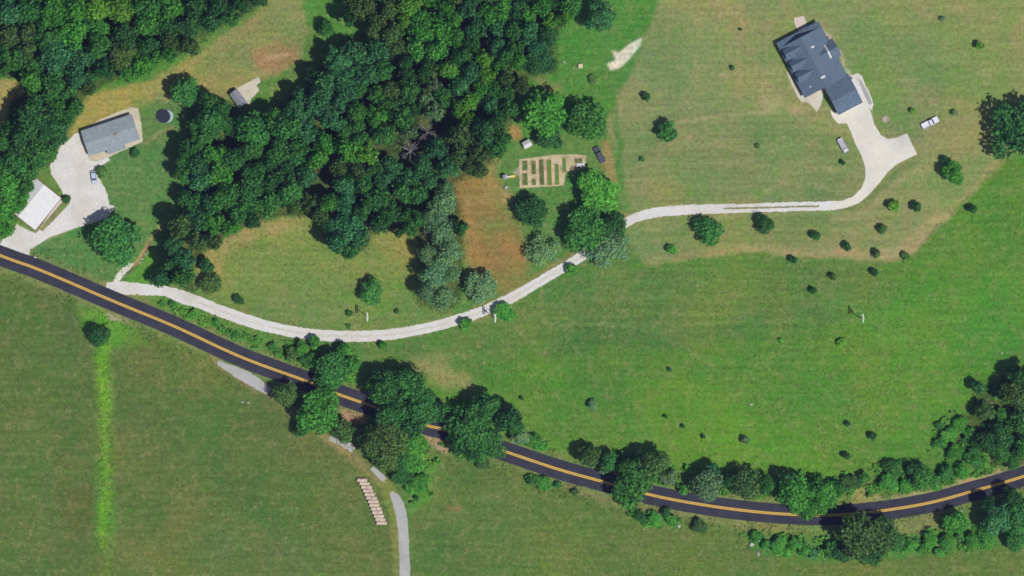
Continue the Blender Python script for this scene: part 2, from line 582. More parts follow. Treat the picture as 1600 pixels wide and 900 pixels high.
def seg_dist(x, y, pts, closed):
    d = np.full(x.shape, 1e9)
    inside = np.zeros(x.shape, bool)
    n = len(pts)
    for i in range(n if closed else n - 1):
        ax, ay = pts[i][:2]; bx, by = pts[(i + 1) % n][:2]
        dx, dy = bx - ax, by - ay
        t = np.clip(((x - ax) * dx + (y - ay) * dy) / (dx * dx + dy * dy + 1e-9), 0, 1)
        d = np.minimum(d, np.hypot(x - ax - t * dx, y - ay - t * dy))
        if closed:
            cond = (ay > y) != (by > y)
            inside ^= cond & (x < dx * (y - ay) / (dy if dy else 1e-9) + ax)
    return np.where(inside, -d, d) if closed else d


def sstep(a, b, t):
    t = np.clip((t - a) / (b - a), 0, 1)
    return t * t * (3 - 2 * t)


ZONES = []


def area(poly, rgb, feather=10, amt=1.0, patch=0.0):
    ZONES.append(('a', poly, rgb, feather, amt, patch))


def stripe(line, rgb, width, feather=6, amt=1.0, patch=0.0):
    ZONES.append(('l', line, rgb, (width, feather), amt, patch))


FAR = 3000
# south-west field and the field south of the road
area([(-FAR, 380), (0, 420), (350, 570), (620, 690), (640, 1000), (640, FAR), (-FAR, FAR)], (104, 119, 62), 20)
area([(-60, 420), (160, 490), (170, 900), (60, 1000), (-60, 900)], (90, 116, 62), 60, 0.7, 0.4)
area([(230, 540), (420, 640), (560, 760), (600, 900), (420, 920), (260, 700)], (86, 118, 58), 50, 0.6, 0.5)
area([(300, 800), (480, 830), (560, 960), (300, 960)], (112, 124, 76), 60, 0.6, 0.5)
area([(90, 760), (140, 760), (150, 830), (100, 840)], (104, 100, 52), 25, 0.6, 0.3)
area([(640, 700), (800, 730), (960, 780), (1100, 812), (1280, 850), (1600, 850), (FAR, 700), (FAR, FAR), (640, FAR)], (106, 125, 60), 18)
area([(660, 720), (860, 790), (900, 900), (660, 920)], (92, 124, 62), 40, 0.6, 0.4)
# meadow east
area([(560, 540), (800, 470), (900, 420), (1010, 410), (1200, 396), (1380, 410), (1440, 390), (1560, 253), (FAR, 0), (FAR, 730), (1600, 730), (1300, 790), (1000, 760), (760, 690), (700, 640)], (96, 138, 54), 8)
area([(560, 540), (800, 470), (900, 420), (1010, 410), (1200, 396), (1380, 412), (1400, 470), (1250, 520), (1000, 530), (800, 560), (650, 600)], (104, 130, 68), 40, 0.9, 0.25)
area([(800, 530), (1000, 520), (1000, 640), (900, 690), (780, 620)], (92, 130, 56), 40, 0.6, 0.4)
area([(840, 520), (960, 500), (1080, 510), (1200, 500), (1190, 530), (1020, 545), (860, 560)], (82, 118, 64), 30, 0.8, 0.5)
area([(1060, 530), (1260, 545), (1240, 600), (1120, 590)], (118, 134, 74), 36, 0.6, 0.8)
area([(1330, 600), (1440, 590), (1420, 660), (1340, 650)], (116, 138, 70), 36, 0.6, 0.8)
area([(880, 560), (980, 560), (990, 640), (900, 640)], (82, 124, 58), 36, 0.6, 0.8)
area([(980, 600), (1060, 590), (1250, 680), (1300, 740), (1050, 720)], (108, 152, 46), 40, 0.8, 0.4)
area([(1300, 480), (1600, 420), (1600, 560), (1420, 560)], (84, 146, 58), 40, 0.6, 0.5)
area([(1180, 540), (1330, 560), (1300, 660), (1150, 640)], (84, 138, 52), 40, 0.6, 0.5)
area([(1420, 560), (1520, 560), (1480, 720), (1420, 700)], (96, 142, 56), 40, 0.6, 0.4)
area([(640, 560), (690, 550), (735, 590), (740, 610), (700, 612), (660, 590)], (158, 150, 100), 14, 0.8, 0.8)
# dry mown lawn round the big house
LAWN = [(1035, -FAR), (1030, -10), (1000, 80), (965, 150), (945, 205), (960, 260), (975, 350), (1000, 408), (1090, 392), (1200, 396), (1300, 403), (1378, 410), (1428, 395), (1466, 346), (1525, 290), (1562, 250), (1640, 205), (FAR, 0), (FAR, -FAR)]
area(LAWN, (139, 147, 95), 11)
area([(1330, 20), (1500, 30), (1600, 120), (1540, 170), (1400, 180), (1340, 100)], (134, 150, 84), 40, 0.8, 0.3)
area([(965, 190), (1200, 180), (1330, 220), (1340, 310), (1100, 318), (985, 330)], (128, 142, 88), 25, 0.8, 0.3)
area([(990, 345), (1300, 335), (1340, 380), (1180, 392), (1010, 404)], (127, 140, 82), 12, 0.8, 0.3)
area([(1360, 150), (1420, 170), (1440, 220), (1400, 210), (1370, 200)], (106, 142, 78), 20, 0.8, 0.2)
area([(1330, 120), (1350, 90), (1420, 150), (1390, 190), (1365, 170)], (112, 146, 76), 20, 0.7, 0.2)
stripe([(1562, 252), (1525, 290), (1466, 344), (1428, 388), (1400, 398), (1300, 398), (1200, 390), (1110, 392), (1010, 410)], (172, 154, 112), 9, 12, 0.8, 0.3)
stripe([(1470, 335), (1420, 385), (1380, 400)], (174, 156, 116), 18, 14, 0.7, 0.3)
stripe([(1300, 343), (1330, 342), (1360, 327), (1392, 296), (1418, 272), (1450, 262)], (168, 158, 112), 6, 8, 0.75, 0.3)
stripe([(1320, 329), (1350, 320), (1388, 280), (1430, 252)], (118, 132, 76), 8, 8, 0.7)
stripe([(1062, 186), (1140, 179), (1215, 171)], (176, 164, 120), 2.5, 4, 0.8, 0.2)
stripe([(1105, 5), (1140, 12), (1160, 40)], (172, 156, 114), 5, 8, 0.6, 0.5)
stripe([(1225, 5), (1208, 30), (1196, 70), (1204, 120), (1200, 140)], (170, 154, 116), 6, 8, 0.55, 0.5)
area([(1180, 100), (1215, 110), (1215, 175), (1180, 170)], (162, 152, 108), 20, 0.7, 0.5)
area([(1190, 150), (1215, 152), (1218, 172), (1195, 175)], (178, 160, 128), 10, 0.6, 0.4)
area([(1030, 185), (1060, 190), (1075, 215), (1040, 230)], (160, 150, 108), 12, 0.6, 0.4)
stripe([(848, 506), (1000, 508), (1200, 503), (1340, 499)], (124, 146, 84), 3, 5, 0.6, 0.3)
stripe([(846, 452), (848, 500), (860, 512)], (132, 144, 90), 5, 6, 0.6, 0.3)
stripe([(815, 512), (812, 600), (816, 690)], (116, 144, 74), 3, 5, 0.5, 0.3)
for k_ in range(7):
    y_ = 212 + k_ * 15
    stripe([(985, y_ + 6), (1100, y_ + 2), (1230, y_), (1320, y_ + 3)], (152, 152, 104) if k_ % 2 else (116, 134, 80), 3.5, 5, 0.4, 0.5)
for k_ in range(6):
    stripe([(1060 + 34 * k_, 10), (1050 + 36 * k_, 70), (1062 + 30 * k_, 150)], (158, 152, 106) if k_ % 2 else (124, 138, 84), 4, 7, 0.4, 0.5)
for k_ in range(8):
    y_ = 380 + k_ * 14
    stripe([(380, y_ + 8), (480, y_ + 2), (640, y_)], (144, 148, 92) if k_ % 2 else (106, 134, 66), 4, 5, 0.45, 0.5)
for k_ in range(6):
    y_ = 425 + k_ * 13
    stripe([(900, y_ + 4), (1080, y_), (1290, y_ + 2)], (118, 138, 76) if k_ % 2 else (94, 124, 62), 4, 6, 0.4, 0.5)
for x_, y_, w_ in ((1000, 128, 9), (1075, 215, 8), (1300, 265, 8), (1284, 292, 10), (1255, 258, 9), (1198, 300, 7), (1460, 160, 8), (1455, 25, 9), (1240, 175, 10), (1212, 158, 12), (1130, 120, 8), (1005, 60, 8), (1420, 130, 10), (1540, 120, 10)):
    area([(x_ - w_, y_ - w_ * .5), (x_ + w_ * .6, y_ - w_ * .7), (x_ + w_, y_ + w_ * .4), (x_ - w_ * .4, y_ + w_ * .6)], (176, 160, 124), 8, 0.65, 0.3)
# green strip and garden yard west of the lawn
area([(860, -20), (1030, -10), (1000, 80), (965, 150), (940, 205), (830, 215), (800, 190), (810, 130), (870, 115)], (88, 140, 60), 8)
area([(830, 118), (875, 130), (885, 150), (850, 150)], (150, 142, 90), 10, 0.7, 0.5)
area([(795, 195), (812, 195), (818, 215), (800, 225)], (176, 138, 92), 7, 0.9, 0.2)
area([(775, 225), (945, 205), (975, 260), (985, 345), (900, 400), (800, 462), (720, 490), (715, 400), (720, 300)], (100, 138, 70), 14)
area([(705, 282), (735, 268), (782, 285), (790, 320), (812, 350), (822, 400), (826, 438), (790, 462), (735, 430), (724, 380), (716, 330)], (164, 126, 78), 22, 1.0, 0.3)
stripe([(745, 290), (752, 350), (766, 410), (780, 445)], (150, 128, 76), 7, 8, 0.3, 0.5)
stripe([(733, 300), (738, 360), (752, 420)], (184, 146, 100), 6, 8, 0.3, 0.5)
area([(760, 290), (790, 300), (800, 340), (778, 335)], (132, 136, 74), 12, 0.7, 0.4)
stripe([(770, 240), (765, 290), (762, 310)], (154, 138, 88), 16, 12, 0.7, 0.3)
stripe([(945, 228), (952, 262), (960, 282)], (160, 140, 92), 14, 7, 0.9, 0.1)
area([(928, 256), (960, 250), (965, 285), (940, 262)], (156, 140, 92), 8, 0.7, 0.2)
stripe([(960, 150), (966, 215), (970, 280)], (84, 134, 60), 9, 8, 0.8, 0.3)
area([(800, 268), (815, 258), (815, 274), (805, 276)], (170, 160, 150), 4, 0.9)
area([(780, 300), (800, 298), (804, 310), (784, 314)], (166, 146, 104), 8, 0.8)
stripe([(730, 494), (790, 466), (850, 430), (900, 400)], (158, 132, 80), 13, 10, 0.8, 0.2)
stripe([(972, 340), (990, 344)], (170, 146, 96), 16, 10, 0.9)
# clearing below the wood
area([(300, 395), (350, 370), (400, 345), (500, 340), (660, 350), (690, 480), (720, 495), (650, 512), (550, 518), (450, 508), (380, 492), (320, 462), (300, 440)], (126, 144, 78), 12)
area([(310, 400), (350, 372), (400, 345), (480, 340), (470, 358), (400, 372), (350, 400), (345, 440), (320, 455)], (166, 152, 104), 14, 0.85, 0.4)
area([(575, 375), (620, 355), (650, 390), (630, 420)], (148, 146, 86), 16, 0.7, 0.4)
area([(500, 440), (640, 420), (690, 490), (560, 510)], (112, 142, 72), 30, 0.8, 0.3)
# yard of the grey house and dry lawn above it
area([(110, 180), (270, 150), (290, 180), (290, 330), (262, 400), (230, 440), (170, 448), (40, 404), (60, 370), (160, 340), (170, 300)], (100, 138, 76), 10)
area([(105, 214), (112, 188), (130, 160), (160, 142), (205, 130), (240, 128), (275, 135), (225, 165), (150, 195), (128, 208)], (162, 152, 88), 7)
area([(200, 160), (270, 150), (275, 215), (225, 235), (215, 190)], (112, 138, 76), 14, 0.9, 0.2)
area([(225, 138), (300, 92), (400, 18), (430, -20), (470, 0), (482, 40), (470, 90), (430, 118), (380, 140), (330, 160), (290, 165), (250, 158)], (141, 144, 92), 9)
stripe([(235, 145), (300, 95), (400, 22)], (166, 152, 100), 20, 16, 0.75, 0.3)
area([(320, 90), (390, 60), (410, 100), (350, 130)], (112, 138, 80), 24, 0.7, 0.3)
area([(395, 78), (430, 64), (465, 75), (462, 98), (430, 112), (402, 104)], (158, 132, 94), 10, 1.0, 0.1)
stripe([(418, 90), (448, 86)], (190, 158, 128), 5, 5, 0.7)
stripe([(150, 140), (215, 120), (300, 82), (400, 12)], (94, 142, 62), 12, 9, 0.9, 0.3)
area([(430, -20), (560, -20), (560, 30), (590, 60), (540, 68), (490, 50), (470, 0)], (92, 142, 62), 9)
area([(-60, 122), (25, 124), (40, 143), (28, 155), (12, 165), (10, 205), (-60, 205)], (172, 156, 98), 6)
stripe([(222, 222), (270, 200)], (160, 150, 100), 4, 5, 0.8)
stripe([(250, 348), (238, 372), (222, 400), (206, 415)], (188, 158, 116), 4, 3, 0.9)
stripe([(236, 378), (226, 398), (214, 414), (200, 424)], (92, 84, 74), 3, 3, 0.85)
area([(200, 440), (212, 414), (240, 385), (258, 420), (236, 445)], (96, 152, 56), 8, 0.9, 0.1)
# wet strip in the south-west field
stripe([(158, 480), (160, 560), (163, 640), (167, 740), (166, 850)], (104, 150, 58), 26, 14, 0.8, 0.4)
stripe([(156, 480), (163, 540), (158, 590), (165, 640)], (122, 170, 50), 15, 10, 1.0, 0.3)
stripe([(165, 640), (163, 690), (170, 740), (164, 790), (161, 850)], (124, 168, 50), 11, 10, 1.0, 0.4)
stripe([(165, 840), (168, 930)], (112, 138, 62), 8, 8, 0.8, 0.2)
area([(120, 478), (170, 485), (215, 515), (235, 540), (180, 545), (130, 520)], (106, 158, 54), 14, 0.85, 0.4)
area([(165, 488), (196, 495), (200, 503), (172, 500)], (196, 182, 168), 4, 0.85)
# road verges
stripe([(p[0], p[1]) for p in ROAD], (134, 136, 86), 46, 9, 0.75, 0.35)
stripe([(245, 466), (300, 490), (400, 530), (470, 560)], (98, 146, 62), 18, 10, 0.8, 0.4)
stripe([(420, 612), (455, 642), (520, 690), (560, 722), (592, 752)], (152, 142, 96), 12, 7, 0.85, 0.3)
stripe([(330, 560), (370, 588), (400, 610)], (158, 134, 100), 10, 7, 0.7, 0.4)
stripe([(602, 760), (618, 790), (624, 830), (626, 930)], (140, 142, 76), 22, 6, 0.8, 0.2)
area([(530, 640), (570, 645), (575, 662), (540, 662)], (176, 144, 116), 5, 0.95)
area([(655, 676), (700, 692), (700, 710), (672, 694)], (180, 156, 128), 6, 0.9)
area([(1320, 760), (1375, 752), (1375, 788), (1330, 792)], (172, 156, 106), 9, 0.85, 0.2)
stripe([(1400, 780), (1470, 765), (1560, 738)], (178, 158, 118), 12, 6, 0.85, 0.2)
area([(1390, 815), (1470, 803), (1460, 830), (1405, 838)], (146, 142, 92), 9, 0.85, 0.3)
stripe([(1040, 795), (1150, 820), (1280, 830)], (142, 140, 92), 12, 9, 0.7, 0.4)
stripe([(860, 752), (960, 785), (1040, 800)], (150, 136, 96), 10, 9, 0.7, 0.4)
area([(640, 700), (690, 715), (670, 780), (640, 800), (640, 740)], (98, 152, 60), 10, 0.85, 0.3)
area([(980, 798), (1070, 815), (1060, 830), (1000, 820)], (84, 140, 62), 9, 0.85, 0.2)
area([(1150, 828), (1290, 848), (1400, 850), (1600, 815), (1600, 850), (1420, 870), (1290, 880), (1180, 862)], (82, 138, 64), 9, 0.85, 0.3)
area([(695, 790), (720, 792), (724, 799), (700, 797)], (160, 132, 96), 5, 0.6)
# gravel pads lying flush with the grass edges get a dusty margin
stripe([(p[0], p[1]) for p in DRIVE], (146, 140, 92), 19, 5, 0.6, 0.3)
area([(p[0], p[1]) for p in YARD], (186, 172, 140), 5, 0.9)
area([(948, 100), (962, 94), (957, 80), (968, 82), (982, 70), (1003, 58), (1000, 72), (984, 92), (968, 106), (955, 110)], (238, 222, 200), 3.5, 1.0)
stripe([(1236, 118), (1243, 140)], (190, 178, 150), 8, 4, 0.4)
stripe([(1281, 42), (1300, 66)], (192, 178, 160), 5, 3, 0.9)
stripe([(1312, 84), (1329, 122)], (192, 178, 160), 5, 3, 0.9)
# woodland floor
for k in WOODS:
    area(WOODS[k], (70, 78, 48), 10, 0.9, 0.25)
area([(424, 134), (437, 134), (437, 154), (424, 152)], (128, 150, 84), 5, 1.0)


def ground_colour(x, y):
    """albedo at plan points"""
    n = x.shape
    wx = x + 5 * vnoise(x + 900, y + 900, 34, 21) + 2.5 * vnoise(x + 900, y + 900, 9, 31, 2)
    wy = y + 5 * vnoise(x + 900, y + 900, 34, 41) + 2.5 * vnoise(x + 900, y + 900, 9, 51, 2)
    pn = vnoise(x + 2000, y + 2000, 42, 61, 4)
    col = np.empty(n + (3,)); col[:] = alb(96, 132, 60)
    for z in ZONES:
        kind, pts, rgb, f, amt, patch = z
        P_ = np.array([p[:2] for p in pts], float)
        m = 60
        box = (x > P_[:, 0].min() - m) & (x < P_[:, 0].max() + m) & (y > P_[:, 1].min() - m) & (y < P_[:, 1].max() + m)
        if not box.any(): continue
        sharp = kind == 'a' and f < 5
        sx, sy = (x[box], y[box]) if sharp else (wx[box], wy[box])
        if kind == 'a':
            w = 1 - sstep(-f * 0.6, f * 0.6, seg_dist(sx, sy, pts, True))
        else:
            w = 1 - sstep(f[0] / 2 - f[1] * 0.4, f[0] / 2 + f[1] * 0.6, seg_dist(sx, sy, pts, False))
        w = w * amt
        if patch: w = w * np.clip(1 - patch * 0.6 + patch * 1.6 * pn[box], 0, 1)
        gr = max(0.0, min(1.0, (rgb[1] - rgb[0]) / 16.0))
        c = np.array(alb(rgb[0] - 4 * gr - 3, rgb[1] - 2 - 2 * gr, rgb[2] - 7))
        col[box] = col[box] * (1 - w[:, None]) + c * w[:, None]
    return col


def build_ground():
    res = 3.2
    xs = np.arange(-80, 1681, res); ys = np.arange(-80, 981, res)
    ext = np.array([60, 160, 400, 1000, 2500, 6000, 14000.0])
    xs = np.concatenate([-80 - ext[::-1], xs, xs[-1] + ext])
    ys = np.concatenate([-80 - ext[::-1], ys, ys[-1] + ext])
    X, Y = np.meshgrid(xs, ys)
    col = ground_colour(X.ravel(), Y.ravel())
    nx, ny = len(xs), len(ys)
    co = np.stack([(X.ravel() - 800) * S, (450 - Y.ravel()) * S, np.zeros(nx * ny)], 1)
    me = bpy.data.meshes.new("ground")
    i = np.arange(nx * ny).reshape(ny, nx)
    q = np.stack([i[1:, :-1], i[1:, 1:], i[:-1, 1:], i[:-1, :-1]], -1).reshape(-1, 4)
    me.vertices.add(len(co)); me.vertices.foreach_set("co", co.astype(np.float32).ravel())
    me.loops.add(q.size); me.loops.foreach_set("vertex_index", q.astype(np.int32).ravel())
    me.polygons.add(len(q)); me.polygons.foreach_set("loop_start", np.arange(0, q.size, 4, dtype=np.int32))
    me.update(calc_edges=True)
    a = me.color_attributes.new("Col", 'FLOAT_COLOR', 'POINT')
    a.data.foreach_set("color", np.concatenate([col, np.ones((len(col), 1))], 1).astype(np.float32).ravel())
    me.materials.append(M_GROUND)
    o = link_mesh("ground", me)
    o["kind"] = "structure"


build_ground()

# ------------------------------------------------------------------ roads, drives, paths
ribbon("road", ROAD, 0.07, M_ASPHALT, width=31, jit=0.25)
for off in (-1.15, 1.15):
    ribbon("road_marking", ROAD, 0.075, M_PAINT, width=1.6, off=off, skirt=False)
ribbon("gravel_drive", DRIVE, 0.03, M_GRAVEL, jit=0.7)
ribbon("gravel_drive", [(p[0], p[1]) for p in DRIVE[4:18]], 0.034, gritty("worn_gravel", alb(212, 208, 198), (0.2, 1.6), (0.1, 0.16), alb(192, 186, 164), 0.6), width=3.2, jit=0.9, skirt=False)
ribbon("grass_strip", [(1130, 325.8), (1165, 325), (1190, 324.5), (1240, 323), (1280, 322)], 0.036, gritty("wheel_track_grass", alb(142, 146, 104), (0.5, 2), (0.2, 0.2)), width=3.0, jit=0.6, skirt=False)
ribbon("farm_lane", LANE[:4], 0.025, M_GRAVEL_GREY, jit=0.9)
ribbon("farm_lane", LANE[6:8] + [(552, 704, 8)], 0.025, M_GRAVEL_GREY, jit=0.9)
ribbon("farm_lane", [(581, 731, 6), (597, 746, 9), (601, 751, 7)], 0.025, M_GRAVEL_GREY, jit=0.8)
ribbon("farm_lane", [(611, 769, 6), (619, 780, 15)] + LANE[12:], 0.025, M_GRAVEL_GREY, jit=0.6)
sheet("concrete_driveway", CONCRETE, 0.08, M_CONCRETE, jit=0.15)
sheet("gravel_yard", YARD, 0.04, M_GRAVEL, jit=0.6)
sheet("grass_strip", HEDGE_STRIP, 0.046, gritty("yard_grass", alb(118, 136, 78), (0.3, 2), (0.2, 0.2), alb(164, 146, 108), 0.7), jit=0.6, thick=False)
sheet("concrete_apron", [(126, 203), (160, 185), (190, 173), (207, 167), (216, 170), (221, 195), (223, 221), (206, 229), (186, 238), (160, 250), (140, 251)], 0.055, gritty("limestone_apron", alb(212, 202, 182), (0.3, 2), (0.08, 0.1), alb(168, 158, 110), 0.6), jit=0.5)
sheet("culvert_slab", [(177, 440), (181, 430), (193, 416), (203, 410), (209, 412), (204, 419), (194, 430), (186, 441)], 0.05, M_CONCRETE, jit=0.3)
sheet("patio", [(1241, 28), (1256, 25), (1261, 38), (1262, 45), (1248, 50), (1241, 36)], 0.06, gritty("tan_concrete", alb(218, 200, 186), (0.3, 2), (0.06, 0.08)), jit=0.2)
sheet("front_walk", [(1229, 112), (1232, 112), (1242, 132), (1254, 149), (1280, 139), (1287, 139), (1285, 156), (1282, 166), (1276, 175), (1269, 166), (1264, 161), (1252, 159), (1246, 151), (1237, 132)], 0.06, gritty("walk_concrete", alb(212, 206, 190), (0.3, 2), (0.06, 0.08), alb(190, 170, 130), 0.6), jit=0.2)
sheet("side_patio", [(1327, 119), (1340, 114), (1347, 119), (1352, 133), (1358, 143), (1365, 163), (1362, 172), (1346, 162), (1334, 139)], 0.065, M_CONCRETE, jit=0.2)
sheet("shed_pad", [(371, 138), (386, 129), (404, 120), (407, 127), (401, 134), (405, 141), (399, 149), (392, 154), (390, 164), (380, 163), (374, 150)], 0.03, gritty("pad_gravel", alb(214, 208, 192), (0.3, 2), (0.06, 0.1), alb(190, 170, 130), 0.5), jit=0.6)


# ------------------------------------------------------------------ trees
def quads_mesh(name, P, N, size, rng, mat, col=None):
    """leaf faces: P centres, N normals"""
    n = len(P)
    ref = rng.normal(size=(n, 3))
    T = np.cross(N, ref); T /= np.linalg.norm(T, axis=1)[:, None] + 1e-9
    B = np.cross(N, T)
    s = size[:, None]
    cs = []
    for a, b in ((-1, -0.75), (0.85, -1), (1, 0.7), (-0.75, 1)):
        ja = a * rng.uniform(0.55, 1.15, (n, 1)); jb = b * rng.uniform(0.55, 1.15, (n, 1))
        cs.append(P + T * ja * s * 0.5 + B * jb * s * 0.5 + N * rng.uniform(-0.18, 0.18, (n, 1)) * s)
    V = np.stack(cs, 1).reshape(-1, 3)
    me = bpy.data.meshes.new(name)
    me.vertices.add(n * 4); me.vertices.foreach_set("co", V.astype(np.float32).ravel())
    me.loops.add(n * 4); me.loops.foreach_set("vertex_index", np.arange(n * 4, dtype=np.int32))
    me.polygons.add(n); me.polygons.foreach_set("loop_start", np.arange(0, n * 4, 4, dtype=np.int32))
    me.update(calc_edges=True)
    if col is not None:
        a = me.color_attributes.new("Col", 'FLOAT_COLOR', 'POINT')
        c = np.repeat(np.concatenate([col, np.ones((n, 1))], 1), 4, axis=0)
        a.data.foreach_set("color", c.astype(np.float32).ravel())
    me.materials.append(mat)
    return me


def crown_mesh(seed, nlobes, nleaf, leaf, spread=0.62, lobe=(0.26, 0.46), z0=0.36, rough=0.75, stray=0.08, zr=0.72):
    rng = np.random.default_rng(seed)
    C, RR = [], []
    sq = rng.uniform(0.85, 1.0)
    for i in range(nlobes):
        rr = math.sqrt((i + 0.4) / nlobes) * spread * rng.uniform(0.72, 1.22)
        th = i * 2.39996 + rng.uniform(-0.5, 0.5)
        lr = rng.uniform(*lobe) * (1.1 - 0.35 * rr)
        zc = z0 + (0.9 - z0) * (1 - (rr / 0.95) ** 2) * rng.uniform(zr, 1.0) - lr * 0.25
        C.append((rr * math.cos(th) * sq, rr * math.sin(th), zc)); RR.append(lr)
    C, RR = np.array(C), np.array(RR)
    w = RR ** 2; w /= w.sum()
    k = rng.choice(nlobes, nleaf, p=w)
    d = rng.normal(size=(nleaf, 3)); d[:, 2] = np.where(d[:, 2] < 0, d[:, 2] * np.where(rng.random(nleaf) < 0.6, -1, 1), d[:, 2])
    d /= np.linalg.norm(d, axis=1)[:, None]
    # bumps on each lobe so its surface is uneven
    bump_ = 1 + 0.22 * np.sin(d[:, 0] * 7 + k * 1.7) * np.sin(d[:, 1] * 8 + k * 2.3)
    rad = RR[k] * rng.uniform(0.68, 1.04, nleaf) * bump_
    far = rng.random(nleaf) < stray
    rad[far] *= rng.uniform(1.05, 1.35, far.sum())
    P = C[k] + d * rad[:, None] * np.array([1, 1, 0.62])
    P[:, 2] = np.clip(P[:, 2], 0.12, 1.05)
    N = d + rough * rng.normal(size=(nleaf, 3)); N[:, 2] += 0.25
    N /= np.linalg.norm(N, axis=1)[:, None]
    me = quads_mesh("crown", P, N, leaf * rng.uniform(0.6, 1.35, nleaf), rng, M_LEAF)
    mb = MB()
    mb.tube((0, 0, -0.01), (0.01, 0, 0.3), 0.055, 0.042, 8)
    mb.tube((0.01, 0, 0.3), (0, 0.01, 0.62), 0.042, 0.018, 7)
    for j in range(min(5, nlobes)):
        c = C[(j * 2 + 1) % nlobes]
        mb.tube((0.008, 0, 0.27 + 0.05 * j), (c[0] * 0.85, c[1] * 0.85, c[2]), 0.024, 0.008, 5)
    return me, mb.mesh("trunk", M_BARK)


PROTO = {'big': [], 'mid': [], 'small': [], 'pine': [], 'loose': []}
for i in range(6): PROTO['big'].append(crown_mesh(100 + i, 13 + i, 5200, 0.08, 0.68, (0.24, 0.42), zr=0.5))
for i in range(7): PROTO['mid'].append(crown_mesh(200 + i, 8 + i % 5, 3000, 0.102, zr=0.55))
for i in range(5): PROTO['small'].append(crown_mesh(300 + i, 5 + i % 2, 520, 0.24, 0.5, (0.36, 0.52), 0.25))
for i in range(5): PROTO['pine'].append(crown_mesh(400 + i, 16, 5200, 0.062, 0.68, (0.24, 0.40), 0.34, 0.55, 0.22))
for i in range(4): PROTO['loose'].append(crown_mesh(500 + i, 11, 2200, 0.075, 0.8, (0.2, 0.38), 0.3, 0.7, 0.3))

LK = 0.47
PAL = {'m': alb(62, 108, 54, LK), 'b': alb(60, 106, 69, LK), 'd': alb(51, 91, 50, LK), 'y': alb(86, 128, 50, LK), 'o': alb(70, 97, 53, LK), 'g': alb(90, 118, 86, LK), 'l': alb(70, 122, 52, LK), 'p': alb(90, 120, 88, 0.46)}
CW = {'p': 'pale grey-green', 'm': 'mid-green', 'b': 'blue-green', 'd': 'dark green', 'y': 'yellow-green', 'o': 'olive', 'g': 'pale grey-green', 'l': 'bright green'}
PLANTS = []
rngT = random.Random(77)


def plant(x, y, r, c, where, h=None, style=None, noun=None, group=None):
    PLANTS.append(dict(x=x, y=y, r=r, c=c, where=where, h=h, style=style, noun=noun, group=group))


